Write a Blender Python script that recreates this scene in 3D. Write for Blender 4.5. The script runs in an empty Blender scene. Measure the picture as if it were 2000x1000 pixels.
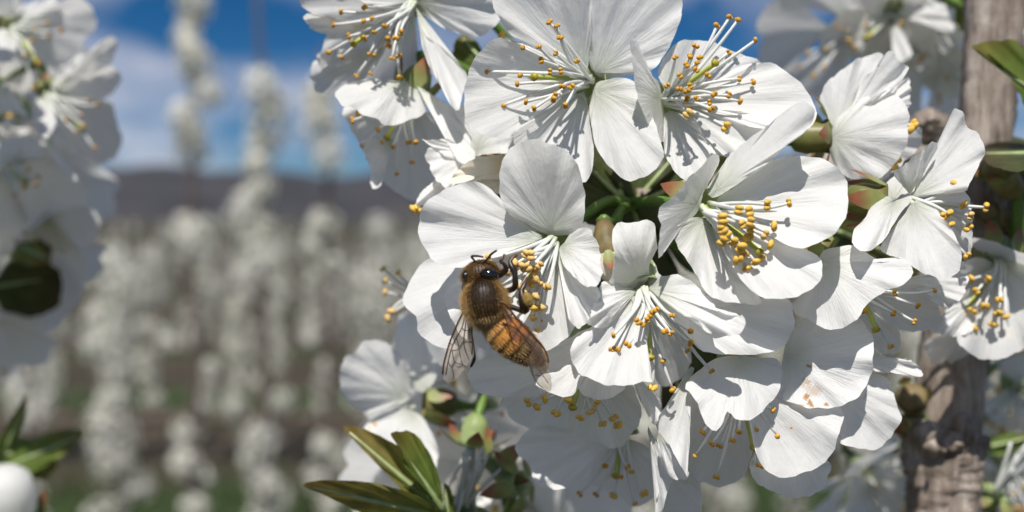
import bpy, math, random
import numpy as np
from mathutils import Vector, Matrix
R = math.radians
random.seed(7); rng = np.random.default_rng(7)
scene = bpy.context.scene
COL = scene.collection

# ------------------------------------------------------------------ camera
D0 = 0.105                      # focus distance, metres
FPX = 1909.0                    # focal length in photo pixels (2000 wide)
PITCH = R(2.1)
CAM = np.array([0.0, 0.0, 1.5])
RIGHT = np.array([1.0, 0, 0])
FWD = np.array([0, math.cos(PITCH), -math.sin(PITCH)])
UP = np.array([0, math.sin(PITCH), math.cos(PITCH)])
cd = bpy.data.cameras.new('camera'); cam = bpy.data.objects.new('camera', cd); COL.objects.link(cam)
cam.location = CAM; cam.rotation_euler = (R(90) - PITCH, 0, 0)
cd.sensor_width = 36; cd.lens = 36 * FPX / 2000
cd.clip_start = 0.005; cd.clip_end = 20000
cd.dof.use_dof = True; cd.dof.focus_distance = D0 - 0.001
cd.dof.aperture_fstop = (cd.lens / 1000) / 0.0023      # 2.3 mm entrance pupil
scene.camera = cam

# ------------------------------------------------------------------ world, sun, exposure
SUN_EL, SUN_AZ = R(57), R(190)
w = bpy.data.worlds.new('World'); scene.world = w; w.use_nodes = True
nt = w.node_tree; nt.nodes.clear()
def wn(t, **k):
    n = nt.nodes.new(t)
    for a, b in k.items(): setattr(n, a, b)
    return n
out = wn('ShaderNodeOutputWorld'); bg = wn('ShaderNodeBackground')
sky = wn('ShaderNodeTexSky', sky_type='NISHITA', sun_disc=False, sun_elevation=SUN_EL, sun_rotation=SUN_AZ,
         altitude=2500, air_density=1.0, dust_density=0.0, ozone_density=6.0)
tc = wn('ShaderNodeTexCoord'); mp = wn('ShaderNodeMapping'); mp.inputs['Scale'].default_value = (2.2, 2.2, 5.5)
mp.inputs['Location'].default_value = (0.37, 0.2, 0.1)
nz = wn('ShaderNodeTexNoise'); nz.inputs['Scale'].default_value = 1.7; nz.inputs['Detail'].default_value = 6; nz.inputs['Roughness'].default_value = .55
cr = wn('ShaderNodeValToRGB'); cr.color_ramp.elements[0].position = .46; cr.color_ramp.elements[1].position = .68
mx = wn('ShaderNodeMixRGB'); mx.inputs[2].default_value = (9.0, 9.2, 10.6, 1)
sc_ = wn('ShaderNodeMath', operation='MULTIPLY'); sc_.inputs[1].default_value = .8
L = nt.links.new
L(tc.outputs['Generated'], mp.inputs[0]); L(mp.outputs[0], nz.inputs['Vector']); L(nz.outputs[0], cr.inputs[0])
L(cr.outputs[0], sc_.inputs[0]); L(sc_.outputs[0], mx.inputs[0]); hs = wn('ShaderNodeHueSaturation'); hs.inputs['Saturation'].default_value = 1.3; hs.inputs['Value'].default_value = .8; L(sky.outputs[0], hs.inputs['Color']); L(hs.outputs[0], mx.inputs[1]); L(mx.outputs[0], bg.inputs[0]); L(bg.outputs[0], out.inputs[0])
bg.inputs[1].default_value = 0.062
sd = bpy.data.lights.new('sun', 'SUN'); sd.energy = 4.8; sd.angle = R(.53); sd.color = (1, .965, .915)
so = bpy.data.objects.new('sun', sd); COL.objects.link(so)
TO_SUN = Vector((math.sin(SUN_AZ) * math.cos(SUN_EL), math.cos(SUN_AZ) * math.cos(SUN_EL), math.sin(SUN_EL)))
so.rotation_euler = TO_SUN.to_track_quat('Z', 'Y').to_euler(); so.location = (0, -3, 6)
vs = scene.view_settings; vs.view_transform = 'Standard'; vs.look = 'None'; vs.exposure = .15; vs.gamma = 1; vs.use_curve_mapping = False
scene.render.engine = 'CYCLES'; scene.cycles.use_denoising = True
scene.cycles.max_bounces = 10; scene.cycles.diffuse_bounces = 5; scene.cycles.transparent_max_bounces = 12; scene.cycles.transmission_bounces = 6
scene.cycles.sample_clamp_indirect = 8

# ------------------------------------------------------------------ helpers
def P(x, y, d=0.0):
    """photo pixel (2000 x 1000) and depth in mm behind the focal plane -> world point (metres)"""
    z = D0 + d * .001
    return CAM + z * (FWD + RIGHT * ((x - 1000) / FPX) - UP * ((y - 500) / FPX))
def PV(xy, d):
    z = D0 + np.asarray(d) * .001
    return CAM + z[..., None] * (FWD + RIGHT * ((xy[..., 0:1] - 1000) / FPX) - UP * ((xy[..., 1:2] - 500) / FPX))
def PM(x, y, Y):
    """pixel -> world point on the vertical plane at Y metres"""
    v = FWD + RIGHT * ((x - 1000) / FPX) - UP * ((y - 500) / FPX)
    return CAM + v * (Y / v[1])
def axis_w(a):
    v = RIGHT * a[0] + UP * a[1] + FWD * a[2]
    return v / np.linalg.norm(v)

def mesh(name, V, F, mats, pc=None, smooth=True, orig=None, mi=None):
    V = np.asarray(V, float)
    if orig is not None: V = V - orig
    me = bpy.data.meshes.new(name); me.from_pydata(V.tolist(), [], F if isinstance(F, list) else F.tolist())
    for m in (mats if isinstance(mats, (list, tuple)) else [mats]): me.materials.append(m)
    if mi is not None: me.polygons.foreach_set('material_index', mi)
    if smooth: me.polygons.foreach_set('use_smooth', [True] * len(me.polygons))
    if pc is not None:
        at = me.attributes.new('pc', 'FLOAT_VECTOR', 'POINT'); at.data.foreach_set('vector', np.asarray(pc, np.float32).ravel())
    me.update(); return me
def link(name, me, parent=None, loc=None):
    o = bpy.data.objects.new(name, me); COL.objects.link(o)
    if parent is not None: o.parent = parent
    if loc is not None: o.location = loc
    return o
def tag(o, label=None, cat=None, group=None, kind=None):
    if label: o['label'] = label
    if cat: o['category'] = cat
    if group: o['group'] = group
    if kind: o['kind'] = kind
    return o
def thing(name, label, cat, loc, group=None):
    o = link(name, None, None, Vector(loc)); o.empty_display_size = .004
    return tag(o, label, cat, group)

def catmull(P_, n, closed=False):
    P_ = np.asarray(P_, float); m = len(P_); res = []
    seg = m if closed else m - 1
    for i in range(seg):
        if closed: a, b, c, e = P_[(i-1) % m], P_[i], P_[(i+1) % m], P_[(i+2) % m]
        else: a, b, c, e = P_[max(i-1, 0)], P_[i], P_[i+1], P_[min(i+2, m-1)]
        t = np.linspace(0, 1, 9)[:-1, None]
        res.append(.5 * ((2*b) + (-a+c)*t + (2*a-5*b+4*c-e)*t*t + (-a+3*b-3*c+e)*t**3))
    if not closed: res.append(P_[-1:])
    Q = np.concatenate(res)
    if closed: Q = np.concatenate([Q, Q[:1]])
    s = np.r_[0, np.cumsum(np.linalg.norm(np.diff(Q[:, :3] if Q.shape[1] > 2 else Q, axis=0), axis=1))]
    u = np.linspace(0, s[-1], n)
    return np.stack([np.interp(u, s, Q[:, k]) for k in range(Q.shape[1])], 1)

def tube(path, rad, sides=6, cap=True):
    path = np.asarray(path, float); n = len(path); rad = np.broadcast_to(np.asarray(rad, float), (n,))
    T = np.gradient(path, axis=0); T /= np.linalg.norm(T, axis=1)[:, None] + 1e-12
    ref = np.array([.3, .5, .81]); V = []
    for i in range(n):
        a = np.cross(T[i], ref); a /= np.linalg.norm(a) + 1e-12; b = np.cross(T[i], a)
        for k in range(sides):
            t = 2*math.pi*k/sides; V.append(path[i] + rad[i]*(a*math.cos(t) + b*math.sin(t)))
    F = [[i*sides+k, i*sides+(k+1) % sides, (i+1)*sides+(k+1) % sides, (i+1)*sides+k] for i in range(n-1) for k in range(sides)]
    if cap: F += [list(range(sides))[::-1], [(n-1)*sides+k for k in range(sides)]]
    pc = np.repeat(np.stack([np.zeros(n), np.linspace(0, 1, n), np.full(n, random.random())], 1), sides, 0)
    return np.array(V), F, pc
def ellipsoid(c, ax, nu=10, nv=7):
    """c centre, ax three half-axis vectors"""
    V = [c + ax[2]]; 
    for i in range(1, nv):
        f = math.pi*i/nv
        for k in range(nu):
            t = 2*math.pi*k/nu
            V.append(c + ax[2]*math.cos(f) + math.sin(f)*(ax[0]*math.cos(t) + ax[1]*math.sin(t)))
    V.append(c - ax[2]); n = len(V)
    F = [[0, 1+k, 1+(k+1) % nu] for k in range(nu)]
    F += [[1+(i-1)*nu+k, 1+i*nu+k, 1+i*nu+(k+1) % nu, 1+(i-1)*nu+(k+1) % nu] for i in range(1, nv-1) for k in range(nu)]
    F += [[n-1, 1+(nv-2)*nu+(k+1) % nu, 1+(nv-2)*nu+k] for k in range(nu)]
    return np.array(V), F
def join(parts):
    V = []; F = []; pc = []; o = 0
    for p in parts:
        V.append(p[0]); F += [[i+o for i in f] for f in p[1]]; o += len(p[0])
        pc.append(p[2] if len(p) > 2 else np.zeros((len(p[0]), 3)))
    return np.concatenate(V), F, np.concatenate(pc)

# ------------------------------------------------------------------ materials
def mat(name):
    m = bpy.data.materials.new(name); m.use_nodes = True; t = m.node_tree; t.nodes.clear()
    o = t.nodes.new('ShaderNodeOutputMaterial')
    def N(kind, **k):
        n = t.nodes.new(kind)
        for a, b in k.items():
            if a.startswith('i_'): n.inputs[a[2:].replace('_', ' ')].default_value = b
            else: setattr(n, a, b)
        return n
    return m, t, N, t.links.new, o
def ramp(N, stops):
    r = N('ShaderNodeValToRGB'); e = r.color_ramp.elements
    while len(e) > 1: e.remove(e[-1])
    e[0].position = stops[0][0]; e[0].color = (*stops[0][1], 1)
    for p, c in stops[1:]:
        x = e.new(p); x.color = (*c, 1)
    return r
def pc_node(N, Lk):
    a = N('ShaderNodeAttribute', attribute_name='pc'); s = N('ShaderNodeSeparateXYZ'); Lk(a.outputs['Vector'], s.inputs[0]); return a, s
def petal_material(name, col, trans, vein=1.0, basecol=None, stain=False, bumpd=.00010):
    m, t, N, Lk, o = mat(name)
    a, s = pc_node(N, Lk)
    mp = N('ShaderNodeMapping', i_Scale=(44, 3.2, 40)); Lk(a.outputs['Vector'], mp.inputs[0])
    n1 = N('ShaderNodeTexNoise', i_Scale=1.0, i_Detail=4.0, i_Roughness=.55); Lk(mp.outputs[0], n1.inputs['Vector'])
    mp2 = N('ShaderNodeMapping', i_Scale=(13, 8, 40)); Lk(a.outputs['Vector'], mp2.inputs[0])
    n2 = N('ShaderNodeTexNoise', i_Scale=1.0, i_Detail=3.0); Lk(mp2.outputs[0], n2.inputs['Vector'])
    tc = N('ShaderNodeTexCoord'); n3 = N('ShaderNodeTexNoise', i_Scale=2600.0, i_Detail=2.0); Lk(tc.outputs['Object'], n3.inputs['Vector'])
    ad = N('ShaderNodeMath', operation='MULTIPLY_ADD'); Lk(n2.outputs[0], ad.inputs[0]); ad.inputs[1].default_value = 1.1; Lk(n1.outputs[0], ad.inputs[2])
    ad2 = N('ShaderNodeMath', operation='MULTIPLY_ADD'); Lk(n3.outputs[0], ad2.inputs[0]); ad2.inputs[1].default_value = .10; Lk(ad.outputs[0], ad2.inputs[2])
    bp = N('ShaderNodeBump', i_Strength=1.0, i_Distance=bumpd * 1.1 * vein); Lk(ad2.outputs[0], bp.inputs['Height'])
    bc = basecol or col
    rp = ramp(N, [(0, bc), (.10, bc), (.34, col), (1, col)]); Lk(s.outputs[1], rp.inputs[0])
    # faint vein tint
    vr = ramp(N, [(.35, (.955, .95, .94)), (.6, (1, 1, 1))]); Lk(n1.outputs[0], vr.inputs[0])
    mu = N('ShaderNodeMixRGB', blend_type='MULTIPLY'); mu.inputs[0].default_value = 1; Lk(rp.outputs[0], mu.inputs[1]); Lk(vr.outputs[0], mu.inputs[2])
    c = mu.outputs[0]
    if stain:
        sa = N('ShaderNodeAttribute', attribute_name='stain')
        mm = N('ShaderNodeMixRGB'); Lk(sa.outputs['Fac'], mm.inputs[0]); Lk(c, mm.inputs[1]); mm.inputs[2].default_value = (.52, .27, .09, 1); c = mm.outputs[0]
    df = N('ShaderNodeBsdfPrincipled', i_Roughness=.55); df.inputs['Specular IOR Level'].default_value = .25
    Lk(c, df.inputs['Base Color']); Lk(bp.outputs[0], df.inputs['Normal'])
    tr = N('ShaderNodeBsdfTranslucent'); Lk(c, tr.inputs[0]); Lk(bp.outputs[0], tr.inputs['Normal'])
    ms = N('ShaderNodeMixShader'); ms.inputs[0].default_value = trans
    Lk(df.outputs[0], ms.inputs[1]); Lk(tr.outputs[0], ms.inputs[2]); Lk(ms.outputs[0], o.inputs[0])
    return m
def simple(name, stops, rough=.5, trans=0, noise=None, spec=.3, bump=0, axis=1, nmix=.5):
    """colour along the part (pc.y) with noise mottling"""
    m, t, N, Lk, o = mat(name); a, s = pc_node(N, Lk)
    rp = ramp(N, stops); Lk(s.outputs[axis], rp.inputs[0]); c = rp.outputs[0]
    tc = N('ShaderNodeTexCoord'); nz = N('ShaderNodeTexNoise', i_Scale=noise or 900.0, i_Detail=4.0); Lk(tc.outputs['Object'], nz.inputs['Vector'])
    vr = ramp(N, [(.3, (1-nmix,)*3), (.7, (1, 1, 1))]); Lk(nz.outputs[0], vr.inputs[0])
    mu = N('ShaderNodeMixRGB', blend_type='MULTIPLY'); mu.inputs[0].default_value = 1; Lk(c, mu.inputs[1]); Lk(vr.outputs[0], mu.inputs[2])
    b = N('ShaderNodeBsdfPrincipled', i_Roughness=rough); b.inputs['Specular IOR Level'].default_value = spec; Lk(mu.outputs[0], b.inputs['Base Color'])
    if bump:
        bp = N('ShaderNodeBump', i_Strength=1.0, i_Distance=bump); Lk(nz.outputs[0], bp.inputs['Height']); Lk(bp.outputs[0], b.inputs['Normal'])
    sh = b.outputs[0]
    if trans:
        tr = N('ShaderNodeBsdfTranslucent'); Lk(mu.outputs[0], tr.inputs[0]); ms = N('ShaderNodeMixShader'); ms.inputs[0].default_value = trans
        Lk(sh, ms.inputs[1]); Lk(tr.outputs[0], ms.inputs[2]); sh = ms.outputs[0]
    Lk(sh, o.inputs[0]); return m
W_ = (.945, .938, .915)
M = {}
M['petal'] = petal_material('white_petal', W_, .45, 1.0, (.82, .84, .74))
M['petal_stain'] = petal_material('stained_petal', W_, .42, 1.0, (.80, .82, .74), stain=True)
M['petal_cream'] = petal_material('cream_bud_petal', (.86, .80, .68), .3, .7, (.75, .62, .40))
M['petal_far'] = petal_material('far_petal', (.91, .89, .81), .35, .3)
M['filament'] = simple('filament', [(0, (.78, .83, .62)), (.2, (.86, .87, .82)), (1, (.88, .88, .86))], .35, .25, nmix=.08)
M['anther'] = simple('fresh_anther', [(0, (.86, .52, .08)), (1, (.88, .57, .12))], .6, 0, 2500, nmix=.35, bump=.00004)
M['anther_old'] = simple('opened_anther', [(0, (.80, .43, .05)), (1, (.74, .38, .045))], .7, 0, 3000, nmix=.5, bump=.00006)
M['anther_pale'] = simple('pollen_laden_anther', [(0, (.82, .56, .20)), (1, (.82, .54, .18))], .75, 0, 2500, nmix=.25, bump=.00005)
M['style'] = simple('style', [(0, (.45, .55, .12)), (1, (.58, .62, .13))], .4, .15, nmix=.1)
M['stigma'] = simple('stigma', [(0, (.42, .36, .03)), (1, (.55, .45, .05))], .4, 0, 3000, nmix=.4, bump=.00005)
M['calyx'] = simple('calyx', [(0, (.28, .36, .12)), (.5, (.46, .56, .26)), (1, (.60, .66, .36))], .45, .12, 700, nmix=.3)
M['calyx_red'] = simple('red_green_calyx', [(0, (.16, .20, .05)), (.5, (.26, .22, .08)), (1, (.34, .34, .12))], .4, .1, 500, nmix=.45)
M['sepal'] = simple('sepal', [(0, (.36, .44, .16)), (.45, (.30, .30, .10)), (.75, (.34, .13, .07)), (1, (.26, .08, .04))], .45, .2, 600, nmix=.3)
M['stalk'] = simple('pedicel', [(0, (.16, .26, .05)), (1, (.12, .22, .04))], .4, 0, 500, nmix=.35)
M['leaf'] = simple('young_leaf', [(0, (.14, .22, .035)), (.6, (.18, .25, .04)), (1, (.24, .20, .04))], .6, .4, 350, nmix=.4, spec=.5, bump=.0001)
M['leaf_bronze'] = simple('bronze_leaf', [(0, (.21, .27, .05)), (.5, (.28, .26, .06)), (1, (.27, .19, .05))], .6, .35, 420, nmix=.45, spec=.5, bump=.00012)
M['leaf_shaded'] = simple('shaded_leaf', [(0, (.06, .09, .02)), (.6, (.08, .09, .025)), (1, (.07, .05, .02))], .45, .15, 400, nmix=.5, bump=.0001)  # darker leaf copy: shade among the blossoms put into the base colour
M['bud_brown'] = simple('bud_scale', [(0, (.15, .09, .04)), (.5, (.22, .17, .07)), (1, (.28, .20, .10))], .55, 0, 700, nmix=.5)

# ------------------------------------------------------------------ petals traced from the photograph, each with its own depth
def petal_mesh(base, pts, dt, tilt=0, cup=0, bulge=0, curl=0, ruf=.35, NR=16, NJ=56, m='petal', name='petal', shift=12, orig=None, far=0, sl=0):
    bx, by, bd = base; pts = np.asarray(pts, float)
    cen = pts.mean(0); ax = cen - [bx, by]; ln = np.linalg.norm(ax) + 1e-9; ax /= ln; pr = np.array([-ax[1], ax[0]])
    B = np.array([bx, by]) + ax * min(shift, ln*.4)
    loop = np.vstack([pts])
    O = catmull(loop, NJ + 1, closed=True)[:-1]
    # start the loop where it comes nearest to the base
    k0 = int(np.argmin(np.linalg.norm(O - B, axis=1))); O = np.roll(O, -k0, axis=0)
    ph = [random.uniform(0, 6.28) for _ in range(6)]
    th = np.arange(NJ) / NJ * 2 * math.pi
    wob = 1.5*np.sin(6*th + ph[0]) + 1.2*np.sin(11*th + ph[1]) + 1.0*np.sin(19*th + ph[2])
    dirs = O - B; rl = np.linalg.norm(dirs, axis=1) + 1e-9
    O = O + dirs / rl[:, None] * (wob * np.minimum(1, rl/60))[:, None]
    a = (O - B) @ ax; p = (O - B) @ pr
    am = a.max() + 1e-6; pm = np.abs(p).max() + 1e-6; a = a/am; p = p/pm
    rs = (np.arange(1, NR + 1) / NR) ** .85
    r = rs[:, None]; A = a[None]*r; Q = p[None]*r
    jt = np.arange(NJ)[None] / NJ * 2*math.pi
    rufn = (np.sin(3*jt + ph[3])*.9 + .7*np.sin(6*jt + ph[4] + 2*r) + .45*np.sin(11*jt + ph[5] - 3*r))
    crease = -.12 * np.exp(-(Q/.13)**2) * np.clip(A, 0, 1) * (1 - r*.5)
    d = bd + dt*A + tilt*Q + cup*Q*Q + bulge*np.sin(math.pi*np.clip(A, 0, 1)) + curl*np.clip(A, 0, 1)**4 + ruf*r**2*rufn*np.clip(rl/90, .3, 1) + crease*min(1, abs(ruf)*3)
    if sl: d = d + sl*((O-B)[None, :, 1]*r)/100
    if abs(ruf) > .25:
        d = d + .42*np.sin(2.3*A*2 + 2.1*Q + ph[0])*r*np.sin(3.1*Q - 1.2*A + ph[2]) +   .13*r*r*np.sin(9*Q + 2*A + ph[1])*np.clip(A, 0, 1)
    XY = B[None, None] + (O - B)[None]*r[..., None]
    V = PV(XY, d).reshape(-1, 3)
    V = np.vstack([P(B[0], B[1], bd)[None], V])
    F = [[0, 1+j, 1+(j+1) % NJ] for j in range(NJ)]
    for i in range(NR-1):
        b0, b1 = 1+i*NJ, 1+(i+1)*NJ
        F += [[b0+j, b1+j, b1+(j+1) % NJ, b0+(j+1) % NJ] for j in range(NJ)]
    ang = np.arctan2(np.abs(0)+p*pm, a*am+1e-6)
    rad3 = rl / max(rl.max(), 1)
    seed = random.random()
    pc = np.stack([np.broadcast_to(ang[None], (NR, NJ))/1.6, r*rad3[None]*np.ones((NR, NJ)), np.full((NR, NJ), seed)], -1).reshape(-1, 3)
    pc = np.vstack([[0, 0, seed], pc])
    me = mesh(name, V, F, M[m] if isinstance(m, str) else m, pc, orig=orig)
    return me, V

def anther_meshes():
    res = []
    for kind, w, l in (('anther_old', .00026, .00030), ('anther', .00036, .00052), ('anther_pale', .00036, .00050)):
        parts = []
        for s in (-1, 1):
            V, F = ellipsoid(np.array([s*w*.72, 0, 0]), np.diag([w*.85, w*.9, l]), 8, 6)
            V[:, 2] += rng.normal(0, w*.05, len(V))
            parts.append((V, F, np.full((len(V), 3), .5)))
        V, F, pc = join(parts); res.append(mesh('anther', V, F, M[kind], pc))
    return res
ANTH = anther_meshes()

def bez(a, b, c, n):
    t = np.linspace(0, 1, n)[:, None]; return (1-t)**2*a + 2*t*(1-t)*b + t*t*c
def stamens(root, c, axis, pts, Lmm, fac, kind, o, wid=1.0):
    A = axis_w(axis); C = P(*c)
    for q in pts:
        x, y = q[0], q[1]; k = q[2] if len(q) > 2 else kind
        sc = FPX / (105 + c[2]); dxy = math.hypot(x - c[0], y - c[1]) / sc
        Lr = max(1.04*dxy, Lmm * random.uniform(.9, 1.08)); dd = -math.sqrt(max(Lr*Lr - dxy*dxy, .01)) * fac
        T = P(x, y, c[2] + dd)
        j = rng.normal(0, 1, 3); j -= A * (j @ A); j = j / np.linalg.norm(j) * .0006
        s = C + j + A*.0002; mid = (s + T)/2 + A * np.linalg.norm(T - s) * random.uniform(.10, .22) + rng.normal(0, .0003, 3)
        V, F, pc = tube(bez(s, mid, T, 9), np.linspace(.00027, .00016, 9) * wid, 5)
        st = link('stamen', mesh('stamen', V, F, M['filament'], pc, orig=o), root)
        an = link('anther', ANTH[k], st, Vector(T - o))
        tdir = Vector((T - mid)); e = tdir.to_track_quat('Y', 'Z').to_matrix() @ Matrix.Rotation(random.uniform(0, 6.28), 3, 'Y') @ Matrix.Rotation(random.uniform(-.5, .5), 3, 'X')
        an.rotation_euler = e.to_euler(); s_ = random.uniform(.85, 1.15); an.scale = (s_, s_, s_)
def pistil(root, c, axis, tip, Lmm, fac, o):
    A = axis_w(axis); C = P(*c); sc = FPX / (105 + c[2]); dxy = math.hypot(tip[0]-c[0], tip[1]-c[1]) / sc
    Lr = max(1.03*dxy, Lmm); T = P(tip[0], tip[1], c[2] - math.sqrt(max(Lr*Lr - dxy*dxy, .01))*fac)
    V, F, pc = tube(bez(C, (C+T)/2 + A*.0006, T, 9), np.linspace(.00034, .00027, 9), 7)
    pi = link('pistil', mesh('pistil', V, F, M['style'], pc, orig=o), root)
    t = (T-C)/np.linalg.norm(T-C); u = np.cross(t, [0, 0, 1.]); u /= np.linalg.norm(u); v = np.cross(t, u)
    V, F = ellipsoid(T, np.array([u*.00052, v*.00048, t*.00034]), 10, 7); V += rng.normal(0, .00003, V.shape)
    link('stigma', mesh('stigma', V, F, M['stigma'], np.full((len(V), 3), .5), orig=o), pi)
def leaflet(c, d, side, up, L_, W2, bend, n=7, m='sepal', name='sepal', orig=None, fold=.2):
    """small pointed leaf: from c along d, half width W2, bending towards up by bend"""
    V = []; pc = []
    for i in range(n+1):
        u = i/n; wv = W2 * (math.sin(math.pi*min(1, u*.92+.08))**.8) * (1-.35*u); cpos = c + d*L_*u*math.cos(bend*u*.6) + up*L_*math.sin(bend*u)*u
        for k in (-1, -.5, 0, .5, 1):
            V.append(cpos + side*wv*k + up*abs(k)*wv*fold); pc.append((k*.5+.5, u, .3))
    F = [[i*5+k, i*5+k+1, (i+1)*5+k+1, (i+1)*5+k] for i in range(n) for k in range(4)]
    return mesh(name, V, F, M[m], pc, orig=orig)
def frame(A):
    u = np.cross(A, [0, 0, 1.]); u = u/np.linalg.norm(u) if np.linalg.norm(u) > 1e-3 else np.array([1., 0, 0]); return u, np.cross(A, u)
def calyx(root, c, axis, o, rad=2.1, deep=4.2, m='calyx', rot=0, sep=True, reflex=1.15, nsep=5, slen=.0038):
    A = axis_w(axis); C = P(*c); u, v = frame(A); rad *= .001; deep *= .001; n = 16
    prof = [(0, .0012), (rad*.62, .0006), (rad*.78, -deep*.35), (rad*.98, -deep*.75)]
    prof = [(rad*.25, -deep), (rad*.72, -deep*.86), (rad*.92, -deep*.55), (rad*.86, -deep*.2), (rad*1.0, 0), (rad*.9, -.0001), (rad*.74, -deep*.3), (rad*.6, -deep*.6), (0.00001, -deep*.7)]
    V = [C + A*h + r_*(u*math.cos(2*math.pi*k/n) + v*math.sin(2*math.pi*k/n)) for r_, h in prof for k in range(n)]
    pc = [(k/n, i/(len(prof)-1), .4) for i in range(len(prof)) for k in range(n)]
    F = [[i*n+k, i*n+(k+1) % n, (i+1)*n+(k+1) % n, (i+1)*n+k] for i in range(len(prof)-1) for k in range(n)]
    cx = link('calyx', mesh('calyx', V, F, M[m], pc, orig=o), root)
    if sep:
        for k in range(nsep):
            t = 2*math.pi*k/5 + rot; e = u*math.cos(t) + v*math.sin(t); s = np.cross(A, e)
            link('sepal', leaflet(C + e*rad*.93, e*math.cos(reflex) - A*math.sin(reflex)*.8, s, -A, slen*random.uniform(.9, 1.1), .00135, .45, orig=o), cx)
    return C - A*deep
def pedicel(root, path, o, r=.00062):
    V, F, pc = tube(catmull(path, 16), np.r_[np.linspace(r*1.05, r, 14), r*1.1, r*1.5], 8)
    link('pedicel', mesh('pedicel', V, F, M['stalk'], pc, orig=o), root)

SPUR = P(1238, 400, 21)
def blossom(label, c, axis, petals, anthers=(), Lmm=10, fac=.8, kind=0, stig=None, cal=True, calk=None, ped=True, crot=0, name='cherry_blossom', group=None, pm='petal', anchor=None, pedpath=None):
    o = P(*c); root = thing(name, label, 'blossom', o, group)
    for q in petals:
        kw = dict(q[2]) if len(q) > 2 else {}
        base = kw.pop('base', c); kw.setdefault('m', pm)
        if len(base) == 2: base = (*base, c[2])
        me, V = petal_mesh(base, q[0], q[1], orig=o, **kw); link('petal', me, root)
    cc = (c[0], c[1], c[2] + .9)
    if cal:
        e = calyx(root, calk['c'] if calk and 'c' in calk else cc, (calk or {}).get('axis', axis), o, rot=crot, **{k: v for k, v in (calk or {}).items() if k not in ('c', 'axis')})
        if ped:
            A = axis_w((calk or {}).get('axis', axis)); an = SPUR if anchor is None else anchor
            if pedpath is not None: path = [P(*q) for q in pedpath] + [e]
            else: path = [an, an*.55 + e*.45 - A*.004 + np.array([0, .002, 0]), e - A*.003, e + A*.0003]
            pedicel(root, path, o)
    stamens(root, (c[0], c[1], c[2]+.6), axis, anthers, Lmm, fac, kind, o)
    if stig is not None: pistil(root, (c[0], c[1], c[2]+.8), axis, stig, Lmm*.95, fac, o)
    return root

# ------------------------------------------------------------------ ground, hills
def ground_mat():
    m, t, N, Lk, o = mat('orchard_floor'); tc = N('ShaderNodeTexCoord'); sp = N('ShaderNodeSeparateXYZ'); Lk(tc.outputs['Object'], sp.inputs[0])
    n1 = N('ShaderNodeTexNoise', i_Scale=1.1, i_Detail=8.0, i_Roughness=.65); Lk(tc.outputs['Object'], n1.inputs['Vector'])
    n2 = N('ShaderNodeTexNoise', i_Scale=14.0, i_Detail=6.0); Lk(tc.outputs['Object'], n2.inputs['Vector'])
    # alleys of grass between the rows, bare strip under each row (rows every 3 m, first at y = 3.6)
    ma = N('ShaderNodeMath', operation='SUBTRACT'); Lk(sp.outputs[1], ma.inputs[0]); ma.inputs[1].default_value = 2.1
    mo = N('ShaderNodeMath', operation='PINGPONG'); Lk(ma.outputs[0], mo.inputs[0]); mo.inputs[1].default_value = 1.5
    ad = N('ShaderNodeMath', operation='MULTIPLY_ADD'); Lk(n1.outputs[0], ad.inputs[0]); ad.inputs[1].default_value = 2.4; Lk(mo.outputs[0], ad.inputs[2])
    rp = ramp(N, [(.50, (.04, .065, .018)), (.60, (.058, .05, .027)), (.92, (.065, .048, .032))]); 
    sc = N('ShaderNodeMath', operation='MULTIPLY'); Lk(ad.outputs[0], sc.inputs[0]); sc.inputs[1].default_value = .36; Lk(sc.outputs[0], rp.inputs[0])
    r2 = ramp(N, [(.3, (.55, .55, .55)), (.7, (1.15, 1.12, 1.05))]); Lk(n2.outputs[0], r2.inputs[0])
    mu = N('ShaderNodeMixRGB', blend_type='MULTIPLY'); mu.inputs[0].default_value = 1; Lk(rp.outputs[0], mu.inputs[1]); Lk(r2.outputs[0], mu.inputs[2])
    b = N('ShaderNodeBsdfPrincipled', i_Roughness=.9); Lk(mu.outputs[0], b.inputs['Base Color'])
    bp = N('ShaderNodeBump', i_Strength=.8, i_Distance=.04); Lk(n2.outputs[0], bp.inputs['Height']); Lk(bp.outputs[0], b.inputs['Normal'])
    Lk(b.outputs[0], o.inputs[0]); return m
g = 9000
V = [(-g, -60, 0), (g, -60, 0), (g, g, 0), (-g, g, 0)]
tag(link('ground', mesh('ground', V, [[0, 1, 2, 3]], ground_mat())), kind='structure')
def hills_mat():
    m, t, N, Lk, o = mat('hill_scrub'); tc = N('ShaderNodeTexCoord'); nz = N('ShaderNodeTexNoise', i_Scale=.006, i_Detail=9.0); Lk(tc.outputs['Object'], nz.inputs['Vector'])
    rp = ramp(N, [(.35, (.024, .023, .027)), (.5, (.038, .037, .045)), (.66, (.052, .048, .048))]); Lk(nz.outputs[0], rp.inputs[0])
    b = N('ShaderNodeBsdfPrincipled', i_Roughness=1.0); Lk(rp.outputs[0], b.inputs['Base Color']); Lk(b.outputs[0], o.inputs[0]); return m
nx, ny = 160, 14; V = []
for j in range(ny):
    for i in range(nx):
        x = -6000 + 12000*i/(nx-1); v = j/(ny-1); y = 2200 + 1600*v
        h = 168 + 26*math.sin(x*.0016+.4) + 17*math.sin(x*.0047+1.1) + 8*math.sin(x*.013) + 5*math.sin(x*.031+2)
        z = -3 + h*(math.sin(v*math.pi/2)**.8)*1.25 + 7*math.sin(x*.02+v*9)*v*(1-v)*3
        V.append((x, y, z))
F = [[j*nx+i, j*nx+i+1, (j+1)*nx+i+1, (j+1)*nx+i] for j in range(ny-1) for i in range(nx-1)]
tag(link('hills', mesh('hills', V, F, hills_mat())), kind='structure')

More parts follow.
